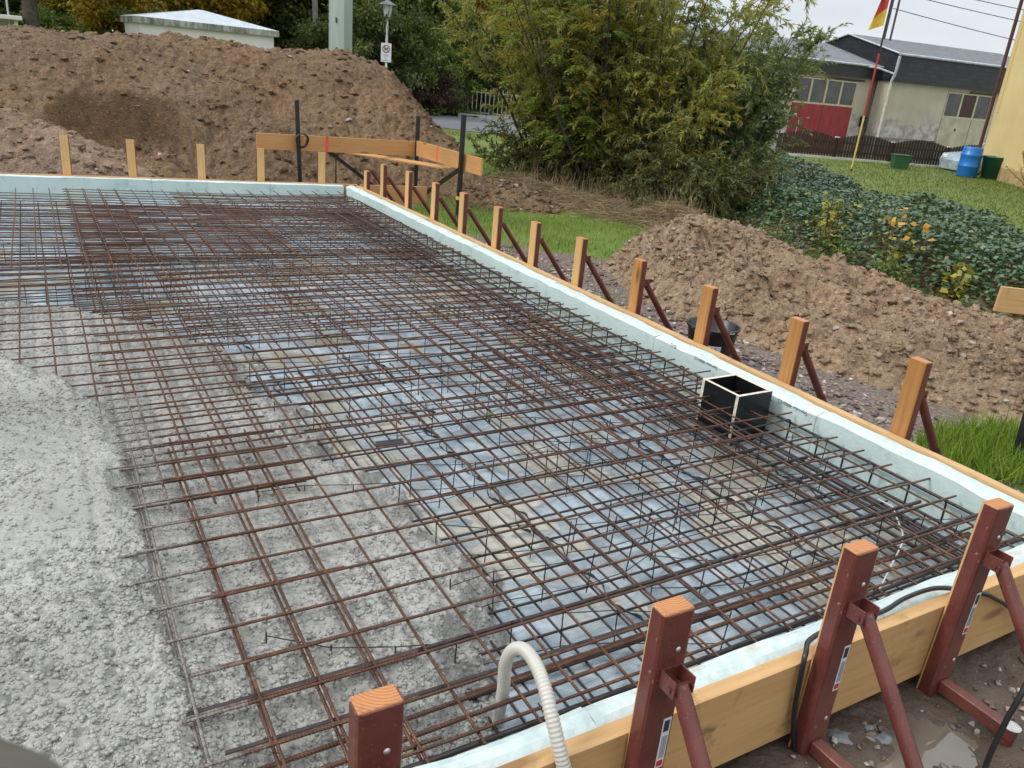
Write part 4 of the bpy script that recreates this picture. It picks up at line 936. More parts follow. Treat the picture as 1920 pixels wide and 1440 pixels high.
def rowan(name, label, cat, loc, nst, Ls, tilt, mat, seed, ncomp=34, leaflet=(.062, .021), bias=(0, 0)):
    rng = np.random.default_rng(seed); t_ = thing(name, label, cat, loc); stems = MB(); P, D, Nl = [], [], []
    for s in range(nst):
        az = rng.uniform(0, 6.283); ti = rng.uniform(*tilt); d = (math.sin(ti) * math.cos(az) + bias[0], math.sin(ti) * math.sin(az) + bias[1], math.cos(ti)); L = rng.uniform(*Ls)
        p = curve_pts((.25 * rng.normal(), .25 * rng.normal(), -.05), d, L, 9, -.05, rng, .05); stems.tube(p, list(np.linspace(.032, .006, 10)), 6, cap=False)
        for b_ in range(ncomp):
            k = rng.uniform(.22, 1.0); i = int(k * 8.99); q = p[i] + (p[i + 1] - p[i]) * (k * 8.99 - i)
            a = rng.uniform(0, 6.283); out = np.array([math.cos(a), math.sin(a), rng.uniform(.1, .8)]); bl = rng.uniform(.15, .6)
            tip = q + out * bl; stems.tube([q, tip], [.005, .002], 3, cap=False)
            for c in range(3):
                a2 = a + rng.normal(0, .9); rd = np.array([math.cos(a2), math.sin(a2), rng.uniform(-.25, .35)]); rd /= np.linalg.norm(rd); rl = rng.uniform(.16, .26)
                side = np.cross(rd, [0, 0, 1.]); side /= np.linalg.norm(side) + 1e-9; up = np.cross(side, rd)
                for j in range(7):
                    u_ = (j + 1) / 7; base = tip + rd * rl * u_ - np.array([0, 0, .10 * u_ * u_])
                    for sg in ((-1, 1) if j < 6 else (0,)):
                        P.append(base); D.append(side * sg + rd * (.55 if sg else 1) - np.array([0, 0, .15])); Nl.append(up + rng.normal(0, .25, 3))
    P, D, Nl = map(np.array, (P, D, Nl)); n = len(P); stems.build('stems', M['bark'], t_)
    crown(P, D, Nl, leaflet[0] * rng.uniform(.75, 1.2, n), leaflet[1] * rng.uniform(.8, 1.2, n), mat, t_); return t_
wg = 'wild bushes along the stream beyond the lawn strip'
willow('willow_bush', 'olive and yellow willow bush, left one of the tall clump, overhanging the lawn', 'bush', (8.05, 12.0, GZ), 44, (2.3, 4.5), (.05, .44), M['lf_willow'], 21, 28, 42, bias=(0, .04), group=wg, lf=(.10, .021), base_r=.6)
willow('willow_bush', 'olive yellow willow bush, right one of the tall clump, before the garage', 'bush', (8.45, 10.55, GZ), 46, (2.0, 4.1), (.04, .46), M['lf_willow'], 22, 28, 42, group=wg, lf=(.10, .021), base_r=.6)
willow('willow_bush', 'yellowish willow bush rising behind the rowan in the middle of the clump', 'bush', (8.6, 11.8, GZ), 34, (2.6, 4.6), (.05, .5), M['lf_willow'], 27, 24, 40, group=wg, lf=(.10, .021), base_r=.5)
willow('grey_willow_bush', 'grey green narrow-leaved bush at the right end of the clump, before the red door', 'bush', (9.75, 9.95, GZ), 28, (1.7, 3.0), (.02, .26), M['lf_willow2'], 23, 26, 50, group=wg, lf=(.095, .022))
rowan('rowan_tree', 'bright green rowan with feathered leaves on several thin trunks in the middle of the clump', 'tree', (7.75, 10.75, GZ), 16, (3.0, 5.0), (.05, .45), M['lf_rowan'], 24, ncomp=44, leaflet=(.075, .027))
willow('low_willow', 'low dark green bush under the right side of the clump by the dry grass', 'bush', (8.35, 9.3, GZ), 34, (.7, 1.7), (.3, 1.0), M['lf_shade'], 25, 18, 44, low=.05, group=wg, lf=(.085, .022))
willow('low_willow', 'low shaded bush at the foot of the left willow above the grass', 'bush', (7.6, 11.7, GZ), 30, (.6, 1.4), (.3, 1.15), M['lf_shade'], 26, 16, 40, low=.05, group=wg, lf=(.085, .022))
# forest behind
def tree_mesh(seed, H, R, cb, nleaf, ls, mat, bark, trunk_r=.16, droop=.2):
    rng = np.random.default_rng(seed); tr = MB(); tp = curve_pts((0, 0, -.2), (rng.normal(0, .05), rng.normal(0, .05), 1), H * .95, 10, 0, rng, .03)
    tr.tube(tp, list(np.linspace(trunk_r, .02, 11)), 9, cap=False); C_ = []
    nl = 26
    for i in range(nl):
        k = cb + (1 - cb) * (i / nl) ** .9; j = min(int(k * 10), 9); q = tp[j] + (tp[j + 1] - tp[j]) * (k * 10 - j); a = i * 2.4 + rng.normal(0, .3)
        prof = math.sin(math.pi * min(1, .18 + .82 * (1 - (k - cb) / (1 - cb)) ** .8)) * .6 + .45 * (1 - (k - cb) / (1 - cb)); L = R * prof * rng.uniform(.7, 1.15)
        lp = curve_pts(q, (math.cos(a), math.sin(a), rng.uniform(.1, .7)), L, 5, .35, rng, .12); tr.tube(lp, list(np.linspace(trunk_r * .3, .01, 6)), 5, cap=False)
        for m in range(9):
            u_ = rng.uniform(.25, 1.05); jj = min(int(u_ * 5), 4); C_.append((lp[jj] + (lp[jj + 1] - lp[jj]) * (u_ * 5 - jj) + rng.normal(0, .16 * R * .5, 3)))
    C_ = np.array(C_); idx = rng.integers(0, len(C_), nleaf); off = rng.normal(0, 1, (nleaf, 3)); off /= (np.linalg.norm(off, axis=1, keepdims=True) + .3)
    P = C_[idx] + off * np.array([1, 1, .55]) * R * .17 * rng.uniform(.3, 1.25, (nleaf, 1)); D = off + rng.normal(0, .6, (nleaf, 3)) - np.array([0, 0, droop]); Nn = rng.normal(0, .7, (nleaf, 3)) + np.array([0, 0, 1.0])
    ok = P[:, 2] > .1; P, D, Nn = P[ok], D[ok], Nn[ok]; n = len(P); V, F = leaf_quads(P, D, Nn, ls * rng.uniform(.6, 1.3, n), ls * .62 * rng.uniform(.7, 1.2, n))
    a = tr.build('trunk', bark); b = mesh_np('crown', V, F, mat); ma, mb = a.data, b.data; bpy.data.objects.remove(a); bpy.data.objects.remove(b); return ma, mb
TM = {'dark': tree_mesh(31, 11, 3.6, .10, 26000, .21, M['lf_dark'], M['bark']), 'dark2': tree_mesh(32, 13, 4.0, .16, 26000, .22, M['lf_dark'], M['bark'], .2),
      'gold': tree_mesh(33, 9, 3.2, .12, 22000, .19, M['lf_gold'], M['bark']), 'mid': tree_mesh(34, 8, 2.8, .08, 20000, .19, M['lf_mid'], M['bark']),
      'bush': tree_mesh(35, 3.2, 1.7, .04, 9000, .12, M['lf_mid'], M['bark'], .05), 'dbush': tree_mesh(36, 3.6, 2.0, .04, 10000, .13, M['lf_dark'], M['bark'], .06)}
KL = {'dark': 'dark green leafy tree', 'dark2': 'tall dark leafy tree', 'gold': 'golden yellow autumn tree', 'mid': 'fresh green leafy tree', 'bush': 'fresh green shrub', 'dbush': 'dark green shrub'}
def ground_pt(px, r):
    """point at distance r in the direction of a landmark bearing (degrees east of the y axis)"""
    return (r * math.sin(math.radians(px)), r * math.cos(math.radians(px)))
def tree(kind, bear, r, s, rz, where, z=GZ):
    x, y = ground_pt(bear, r); b = kind in ('bush', 'dbush'); t_ = thing('shrub' if b else 'forest_tree', KL[kind] + ' ' + where, 'shrub' if b else 'tree', (x, y, z), rz, 'shrubs at the wood edge' if b else 'trees of the wood behind the mound')
    t_.scale = (s, s, s * U(.92, 1.1)); link('trunk', TM[kind][0], None, t_); link('crown', TM[kind][1], None, t_); return t_
for a in [('gold', 4.0, 31, .85, 0, 'left of the white flat-roofed hut, nearest the car'), ('gold', 10.5, 35, 1.0, 1, 'showing above the left of the white hut roof'), ('dark', -2.0, 33, 1.0, 2, 'with a thick trunk beside the white shelter'),
          ('dark', 7.0, 39, 1.15, 3, 'behind the two golden trees'), ('dark2', 12.5, 42, 1.0, 4, 'behind the peak of the white hut roof'), ('dark', 14.5, 37, 1.0, 5, 'over the right half of the white hut'), ('gold', 16.0, 44, 1.0, 2.2, 'deep in the wood right of the hut'),
          ('dark2', 18.5, 40, 1.0, .4, 'behind the pale trunk left of the green mast'), ('dark', 20.3, 38, 1.1, 1.4, 'behind the green mast'), ('dark', 23.5, 42, 1.1, 2.4, 'behind the street lamp'), ('gold', 17.6, 38, .95, 3.3, 'just left of the green mast behind the pale trunk'), ('gold', 22.6, 39.5, .9, 1.3, 'between the green mast and the street lamp'), ('mid', 19.8, 36, .75, 2.7, 'low behind the right side of the green mast'), ('dark2', 26.5, 45, 1.0, 3.4, 'deep behind the lamp and shrubs'),
          ('gold', 27.5, 40, .75, 4.4, 'right of the street lamp, above the purple shrub'), ('mid', 24.2, 36.5, .62, 5.4, 'just right of the street lamp'), ('dark', 29.5, 41, 1.0, .9, 'behind the left willow'), ('dark2', 32.5, 48, .9, 1.9, 'far behind the rowan'),
          ('dark', 1.0, 44, 1.2, 2.9, 'far behind the car and shelter'), ('dark2', -8, 38, 1.1, 3.9, 'at the left beyond the shelter'), ('mid', 2.4, 35, .6, 4.9, 'between the dark trunk and the golden trees'), ('dark', -16, 34, 1, 1.1, 'well left of the shelter'), ('dark2', 22, 55, 1.3, 2, 'highest at the back of the wood'), ('dark', 10, 52, 1.4, 2, 'at the back of the wood behind the hut'),
          ('dark2', 28, 58, 1.3, 5, 'at the back of the wood behind the lamp'), ('dark2', 3, 56, 1.3, 1, 'at the back of the wood on the left'),
          ('dbush', 17.0, 32, .9, 0, 'right behind the right end of the hut'), ('dbush', 19.3, 31, .95, 1, 'at the foot of the pale trunk'), ('dbush', 21.6, 31.5, 1.0, 2, 'between the green mast and the lamp'), ('bush', 23.6, 32.6, .9, 3, 'just behind the street lamp'), ('bush', 25.6, 33.5, .9, 4, 'above the purple shrub on the left'),
          ('dbush', 27.2, 34.5, 1.0, 5, 'above the purple shrub on the right'), ('bush', 28.6, 34.5, .75, 0, 'behind the metal fence'), ('bush', 1.6, 29, .8, 1, 'right of the dark trunk'), ('dbush', 6, 29.5, .8, 2, 'left of the white hut wall'), ('dbush', 30.5, 37, .9, 1, 'behind the metal fence on the right'), ('bush', 4.5, 28.2, .45, 3, 'low behind the mound crest')]:
    tree(*a)
x, y = ground_pt(16.45, 32); t_ = thing('bare_tree', 'pale smooth tree trunk left of the green mast', 'tree', (x, y, GZ)); b = MB(); b.tube([(0, 0, -.2), (.02, 0, 3), (-.05, .05, 7), (.05, 0, 11)], [.105, .095, .08, .04], 10, cap=False); b.build('trunk', M['bark_pale'], t_)
o = link('crown', TM['mid'][1], None, t_); o.location = (0, 0, 6.0)
x, y = ground_pt(.45, 27); t_ = thing('old_tree', 'old tree with a thick dark rough trunk beside the white shelter', 'tree', (x, y, GZ)); b = MB(); b.tube([(0, 0, -.2), (0, 0, .5), (.03, 0, 3), (.1, .1, 7), (0, 0, 10)], [.30, .21, .19, .16, .05], 12, cap=False)
for i in range(5): b.tube([(0, 0, 3.5 + i), (math.cos(i * 2.2), math.sin(i * 2.2), 4.4 + i), (2.2 * math.cos(i * 2.2), 2.2 * math.sin(i * 2.2), 4.9 + i)], [.08, .05, .02], 6, cap=False)
b.build('trunk', M['bark'], t_); o = link('crown', TM['dark'][1], None, t_); o.location = (0, 0, 2.6); o.scale = (.8, .8, .75)
# purple shrubs
def purple(label, bear, r, R, H, seed):
    x, y = ground_pt(bear, r); rng = np.random.default_rng(seed); t_ = thing('purple_shrub', label, 'shrub', (x, y, GZ), 0, 'purple barberry shrubs by the road'); st = MB(); P, D = [], []
    for i in range(70):
        a = rng.uniform(0, 6.28); ti = rng.uniform(.05, 1.1); p = curve_pts((0, 0, 0), (math.sin(ti) * math.cos(a) * R, math.sin(ti) * math.sin(a) * R, math.cos(ti) * H), rng.uniform(.75, 1.1) * H, 6, .5, rng, .08); st.tube(p, list(np.linspace(.014, .004, 7)), 4, cap=False)
        kk = rng.uniform(1.2, 6, 110); ii = np.minimum(kk.astype(int), 5); P.append(p[ii] + (p[ii + 1] - p[ii]) * (kk - ii)[:, None] + rng.normal(0, .05, (110, 3))); D.append(rng.normal(0, .7, (110, 3)) + [0, 0, .3])
    P = np.concatenate(P); D = np.concatenate(D); n = len(P); st.build('stems', M['twig'], t_); crown(P, D, rng.normal(0, .6, (n, 3)) + [0, 0, 1], .085 * rng.uniform(.6, 1.3, n), .045 * rng.uniform(.7, 1.2, n), M['lf_purple'], t_)
purple('round dark purple shrub beside the metal fence, larger of the two', 24.45, 32.3, 1.05, 1.65, 41); purple('dark purple shrub behind the concrete pillar, smaller of the two', 21.9, 32.0, .9, 1.55, 42)

# bramble bank
edge_far = [(1.0, 9.2), (3.0, 9.6), (5.2, 10.3), (6.2, 11.1), (7.2, 11.7), (8.6, 12.0), (11.0, 13.7), (13.5, 15.6)]
def bram_h(x, y):
    xf = np.interp(y, [p[0] for p in edge_far], [p[1] for p in edge_far]); xn = np.interp(y, [1, 3.8, 5.2, 6.5, 8, 9.5, 13], [6.8, 7.0, 7.05, 7.5, 8.2, 9.2, 11.2])
    m = sm(0, .55, xf + .25 * fbm(y * 1.7, x * 0, 3, 100) - x) * sm(-.1, 1.0, x - xn) * sm(14.2, 12.5, y) * sm(.8, 1.8, y); return m * (.56 + .20 * fbm(x * 1.1, y * 1.1, 4, 101)), m
X, Y = np.meshgrid(np.linspace(6.4, 15.8, 120), np.linspace(.6, 14.2, 150)); H, m_ = bram_h(X, Y); V = np.stack([X, Y, GZ + H * .72 - .02], -1).reshape(-1, 3); F = grid_faces(120, 150, (m_ > .08).ravel()); V, F = compact(V, F)
rng = np.random.default_rng(55); n = 210000; px = rng.uniform(6.6, 15.8, n); py = rng.uniform(.6, 14.2, n); hh, mm = bram_h(px, py); ok = (mm > .12) & (rng.random(n) < .35 + .65 * sm(.2, .6, mm)); px, py, hh = px[ok], py[ok], hh[ok]; n = len(px)
P = np.stack([px, py, GZ + hh * (1 - .38 * rng.random(n) ** 1.6) + .05 * vnoise(px * 5, py * 5, 7)], 1); a = rng.uniform(0, 6.28, n)
D = np.stack([np.cos(a), np.sin(a), rng.normal(-.15, .3, n)], 1); Nn = np.stack([rng.normal(0, .45, n), rng.normal(0, .45, n), np.ones(n)], 1); LV, LF = leaf_quads(P, D, Nn, .064 * rng.uniform(.6, 1.25, n), .052 * rng.uniform(.7, 1.2, n))
br = mesh_np('bramble_cover', LV, LF, M['lf_ivy']); tag(br, kind='stuff')
o = mesh_np('earth_bank', V, F, M['soil_dark'], smooth=True); tag(o, kind='structure')
def leafy_plant(name, label, cat, loc, H, R, nst, nlf, size, mat, seed, group=None, top_mat=None):
    rng = np.random.default_rng(seed); t_ = thing(name, label, cat, loc, 0, group); st = MB(); P, D = [], []
    for i in range(nst):
        a = rng.uniform(0, 6.28); ti = rng.uniform(0, .5); p = curve_pts((.1 * R * rng.normal(), .1 * R * rng.normal(), 0), (math.sin(ti) * math.cos(a) * R / H * 1.4, math.sin(ti) * math.sin(a) * R / H * 1.4, math.cos(ti)), H * rng.uniform(.6, 1.1), 6, .1, rng, .07); st.tube(p, list(np.linspace(.007, .002, 7)), 4, cap=False)
        kk = rng.uniform(1.5, 6, nlf); ii = np.minimum(kk.astype(int), 5); P.append(p[ii] + (p[ii + 1] - p[ii]) * (kk - ii)[:, None]); a2 = rng.uniform(0, 6.28, nlf); D.append(np.stack([np.cos(a2), np.sin(a2), rng.normal(0, .35, nlf)], 1))
    P = np.concatenate(P); D = np.concatenate(D); n = len(P); P = P + unit(D) * .03; st.build('stems', M['twig'], t_); Nn = rng.normal(0, .5, (n, 3)) + [0, 0, .8]; hi = P[:, 2] > np.quantile(P[:, 2], .62) if top_mat else np.zeros(n, bool)
    for k, m_ in ((~hi, mat), (hi, top_mat)):
        if k.any(): crown(P[k], D[k], Nn[k], size * rng.uniform(.6, 1.2, k.sum()), size * .75 * rng.uniform(.7, 1.1, k.sum()), m_, t_, 'leaves' if m_ is mat else 'upper_leaves')
leafy_plant('knotweed', 'tall weed with orange heart-shaped leaves in front of the bramble bank', 'weed', (7.45, 5.05, GZ), 1.02, .42, 8, 11, .085, M['lf_yellow'], 61, top_mat=M['lf_orange'])
leafy_plant('young_shrub', 'yellow green shrub left of the orange-leaved weed', 'shrub', (7.75, 6.1, GZ), .78, .45, 14, 26, .06, M['lf_yellow'], 62)
leafy_plant('young_shrub', 'yellow sapling with broad pale leaves behind the right of the clay heap', 'shrub', (7.35, 4.25, GZ), .50, .28, 7, 13, .085, M['lf_yellow'], 63)
wl = ['between the orange-leaved weed and the clay heap', 'just left of the orange-leaved weed at its foot', 'behind the highest part of the clay heap', 'right of the yellow sapling', 'above the right end of the clay heap']
for i, (x, y, h_) in enumerate([(7.0, 4.7, .45), (7.3, 5.6, .5), (7.4, 6.6, .4), (7.6, 3.6, .5), (7.5, 3.0, .45)]): leafy_plant('weed', 'scruffy green weed ' + wl[i], 'weed', (x, y, GZ), h_, .40, 14, 26, .05, M['lf_mid'], 70 + i, 'green weeds before the bramble bank')

def blades(name, px, py, pz, L, W, mat, rng, lean=.5, flat=False, label=None):
    n = len(px); a = rng.uniform(0, 6.28, n); ln = np.abs(rng.normal(0, lean, n)); D = np.stack([np.cos(a) * ln, np.sin(a) * ln, np.full(n, .12 if flat else 1.0) * (rng.normal(0, 1, n) if flat else 1)], 1)
    b = rng.uniform(0, 6.28, n); Nn = np.stack([np.cos(b), np.sin(b), np.full(n, .3)], 1); V, F = leaf_quads(np.stack([px, py, pz], 1), D, Nn, L * rng.uniform(.5, 1.3, n), W * rng.uniform(.7, 1.3, n)); return tag(mesh_np(name, V, F, mat), kind='stuff')
def in_grass(px, py): return np.interp(py, [1.0, 1.9, 2.4, 3.0, 5.0, 6.3, 7.0, 8.2, 9.2, 12.0], [4.0, 4.0, 6.9, 7.0, 7.0, 5.3, 4.5, 3.95, 3.75, 5.6])
rng = np.random.default_rng(77); n = 90000; px = rng.uniform(3.7, 9.5, n); py = rng.uniform(1.6, 16, n); d_ = fbm(px * 1.6, py * 1.6, 3, 110); ok = (px > in_grass(px, py) + .15 * rng.normal(0, 1, n)) & (rng.random(n) < .6 + .6 * d_) & (mound_h(px, py) < .05) & (clay_h(px, py) < .03) & (spill_h(px, py) < .06); px, py = px[ok], py[ok]
blades('grass', px, py, ground_h(px, py) - .01, .085, .0065, M['grass'], rng)
n = 2600; a = rng.uniform(0, 6.28, n); r_ = np.sqrt(rng.random(n)); px = 4.30 + .55 * r_ * np.cos(a); py = 2.02 + .32 * r_ * np.sin(a); blades('grass', px, py, ground_h(px, py) - .01, .16, .007, M['grass'], rng, .6)
n = 900; px = rng.uniform(3.5, 4.3, n); py = rng.uniform(3.8, 7.4, n); ok = fbm(px * 2.5, py * 2.5, 2, 115) > .22; px, py = px[ok], py[ok]; blades('grass', px, py, ground_h(px, py) - .005, .10, .006, M['grass'], rng, .6)
n = 60000; px = rng.uniform(9, 27, n); py = rng.uniform(3, 22, n); ok = (.42 * px + .9 * py < 27.4) & ((py < 18.0) | (px < 11)) & (px + py * .0 > np.interp(py, [p[0] for p in edge_far] + [22], [p[1] - .4 for p in edge_far] + [9])); px, py = px[ok], py[ok]; blades('lawn_grass', px, py, ground_h(px, py) - .01, .07, .014, M['lawn'], rng, .8)
# fringe of grass between the clay heap and the brambles
n = 7000; py = rng.uniform(1.5, 7.5, n); px = np.interp(py, [1.5, 4, 6, 7.5], [6.7, 6.75, 7.1, 7.2]) + rng.normal(0, .3, n); ok = clay_h(px, py) < .05; px, py = px[ok], py[ok]; blades('grass', px, py, ground_h(px, py) - .01, .17, .007, M['grass'], rng, .6)
# dry grass heaps
n = 17000; s_ = rng.random(n); px = np.interp(s_, [0, .35, .7, 1], [6.35, 6.75, 7.15, 7.25]) + rng.normal(0, .30, n); py = np.interp(s_, [0, .35, .7, 1], [11.0, 9.9, 8.7, 7.9]) + rng.normal(0, .28, n); q = rng.random(n)
dh = .05 + .38 * np.exp(-((px - np.interp(py, [7.9, 8.7, 9.9, 11], [7.25, 7.15, 6.75, 6.35])) / .40) ** 2) * (.6 + .5 * fbm(px * 1.6, py * 1.6, 3, 120)); blades('dry_grass', px, py, ground_h(px, py) + dh * q, .30, .006, M['straw'], rng, 1.6, True)
n = 380; s_ = rng.random(n); px = np.interp(s_, [0, 1], [6.5, 7.6]) + rng.normal(0, .3, n); py = np.interp(s_, [0, 1], [11.2, 8.2]) + rng.normal(0, .3, n); blades('dry_grass', px, py, ground_h(px, py), .5, .006, M['straw'], rng, .45)
n = 1600; px = 6.15 + rng.normal(0, .35, n); py = 2.35 + rng.normal(0, .4, n); ok = clay_h(px, py) < .3; px, py = px[ok], py[ok]; blades('dry_grass', px, py, ground_h(px, py) + .22 * rng.random(len(px)), .32, .006, M['straw'], rng, 1.4, True)
# ------------------------------------------------------------------ white hut, shelter, car, mast, lamp
def loc_part(b, name, mats, par): return b.build(name, mats, par)
t = NT('white_render'); n1 = t.noise(2, 5)
M['white_wall'] = t.pbr(t.ramp(n1, (0.3, (0.62, 0.60, 0.56)), (0.7, (0.72, 0.70, 0.66))), 0.8, t.bump(t.noise(60, 3), 0.2, 0.004))
t = NT('stained_roof'); n1 = t.noise(5, 6, t.map((1, 1, .3)), rough=.7)
geo = t.N('NewGeometry'); sp_ = t.N('SeparateXYZ'); t.t.links.new(geo.outputs['Normal'], sp_.inputs[0])
moss = t.ramp(n1, (0.38, (0.07, 0.08, 0.045)), (0.6, (0.42, 0.43, 0.38)))
M['hut_roof'] = t.pbr(t.mix(t.ramp(sp_.outputs[2], (0.3, 0.0), (0.6, 1.0)), moss, t.ramp(n1, (0.35, (0.58, 0.64, 0.68)), (0.65, (0.74, 0.79, 0.82)))), 0.6)
hut = thing('white_hut', 'small white utility hut with a low pyramid roof behind the mound', 'hut', (2.62, 24.86, GZ), math.radians(10))
b = MB(); b.box((.09, .09, 0), (3.80, 1.45, 2.135)); b.build('wall', M['white_wall'], hut)
b = MB(); b.box((0, 0, 2.1352), (3.93, 1.54, 2.295)); z = 2.2952
A = [(0, 0, z), (3.93, 0, z), (3.93, 1.54, z), (0, 1.54, z)]; T = [(1.87, .76, z + .35), (2.05, .80, z + .35)]
b.add(A + T, [(0, 1, 5, 4), (1, 2, 5), (2, 3, 4, 5), (3, 0, 4)]); b.build('roof', M['hut_roof'], hut)
t = NT('mast_paint'); n1 = t.noise(1.3, 5, t.map((6, 6, .6)))
M['mast'] = t.pbr(t.ramp(n1, (0.3, (0.27, 0.345, 0.30)), (0.7, (0.37, 0.45, 0.40))), 0.5)
mast = thing('mast', 'thick grey green square mast standing behind the mound crest', 'mast', (4.97, 15.23, GZ), math.radians(-47))
b = MB(); q = .155
for i in range(8):
    z0, z1 = i * 1.5, i * 1.5 + 1.5
    b.box((-q + .003 * i, -q + .003 * i, z0), (q - .003 * i, q - .003 * i, z1), 0)
b.build('shaft', M['mast'], mast)
b = MB(); b.box((-.012, -q - .012, 2.3), (.012, -q, 2.38)); b.build('bracket', M['black_paint'], mast)
lamp = thing('street_lamp', 'slender street lamp with a lantern head by the road', 'street lamp', (10.76, 28.02, GZ))
b = MB(); b.lathe([(.09, 0), (.09, .8), (.055, .85), (.05, 3.0), (.045, 3.08)], n=12); b.build('pole', M['zinc'], lamp)
b = MB(); b.lathe([(.05, 3.08), (.11, 3.10), (.12, 3.16)], n=12); b.lathe([(.30, 3.52), (.28, 3.55), (.12, 3.63), (.04, 3.68), (0, 3.69)], n=16); b.lathe([(.30, 3.52), (.18, 3.515), (0, 3.515)], n=16)
for i in range(4): b.tube([(.115 * math.cos(i * 1.57), .115 * math.sin(i * 1.57), 3.15), (.185 * math.cos(i * 1.57), .185 * math.sin(i * 1.57), 3.52)], .012, 5)
b.build('lantern_head', plain('lantern_grey', (0.16, 0.17, 0.18), .4), lamp)
b = MB(); b.lathe([(.105, 3.16), (.17, 3.515)], n=12); b.build('glass', plain('lantern_glass', (0.55, 0.57, 0.55), .1), lamp)
b = MB(); b.lathe([(0, 3.2), (.03, 3.2), (.035, 3.36), (0, 3.38)], n=8); b.build('bulb', M['white_wall'], lamp)
sg = thing('sign', 'white no-dogs sign with a red and black ring on the lamp pole', 'sign', (10.72, 27.93, 1.42), math.radians(-21))
b = MB(); b.box((-.175, -.012, 0), (.175, .0, .60), 0, bev=.004); b.build('plate', plain('sign_white', (0.75, 0.75, 0.76), .35, 0, .03), sg)
b = MB(); ring = [(.115 * math.cos(a), -.015, .42 + .115 * math.sin(a)) for a in [i * math.pi / 14 for i in range(29)]]; b.tube(ring, .014, 6, cap=False); b.tube([(-.08, -.015, .50), (.08, -.015, .34)], .011, 5); b.build('prohibition_ring', plain('sign_red', (0.20, 0.02, 0.05), .4), sg)
b = MB()
for (x0, z0, x1, z1) in [(-.06, .395, .045, .435), (-.055, .345, -.035, .40), (.02, .345, .04, .40), (.03, .43, .075, .465), (-.085, .43, -.05, .45)]: b.box((x0, -.0150, z0), (x1, -.0125, z1))
b.build('dog_symbol', M['ink'], sg)
b = MB()
for z0, x0, x1 in [(.215, -.11, .11), (.185, -.08, .09), (.15, -.04, .0), (.12, -.04, .0), (.09, -.04, .05), (.045, -.12, .12)]: b.box((x0, -.014, z0), (x1, -.0125, z0 + .012))
b.build('small_print', plain('print_grey', (0.3, 0.33, 0.38), .5), sg)
pl_ = thing('concrete_pillar', 'short round-topped concrete pillar beside the lamp at the mound edge', 'pillar', (10.80, 26.9, GZ))
b = MB(); b.lathe([(.225, 0), (.22, 1.02), (.20, 1.06), (0, 1.07)], n=18); b.build('pillar', plain('weathered_concrete', (0.36, 0.35, 0.30), .85, 0, .3, 5), pl_)
mf = thing('metal_fence', 'pale metal fence of thin uprights behind the pavement', 'fence', (14.35, 30.6, GZ), math.radians(-29))
b = MB(); 
for i in range(26): b.box((i * .17 - .012, -.012, .02), (i * .17 + .012, .012, 1.08 + .02 * (i % 2)))
b.build('uprights', M['zinc'], mf); b = MB(); b.box((-.1, .0125, .15), (4.4, .03, .19)); b.box((-.1, .0125, .92), (4.4, .03, .96)); b.build('rails', M['zinc'], mf)
sh = thing('shelter', 'small white flat-roofed shelter at the left edge behind the mound', 'shelter', (-1.6, 26.0, GZ))
b = MB(); b.box((-1.4, -.2, 1.92), (1.62, 1.6, 2.02), 0, bev=.01); b.build('roof', M['white_wall'], sh)
for x_ in (-1.25, 1.47):
    b = MB(); b.box((x_ - .04, -.05, 0), (x_ + .04, .03, 1.92)); b.build('post', M['white_wall'], sh)
b = MB(); b.box((-1.3, 1.45, 0), (1.5, 1.5, 1.92)); b.build('back_wall', M['white_wall'], sh)
b = MB(); b.tube([(0, 0, 0), (0, 0, 3.6)], .03, 8); o = b.build('pole', M['zinc']); o.location = (-.285, 27.0, GZ); tag(o, 'thin light pole rising behind the white shelter roof', 'pole')

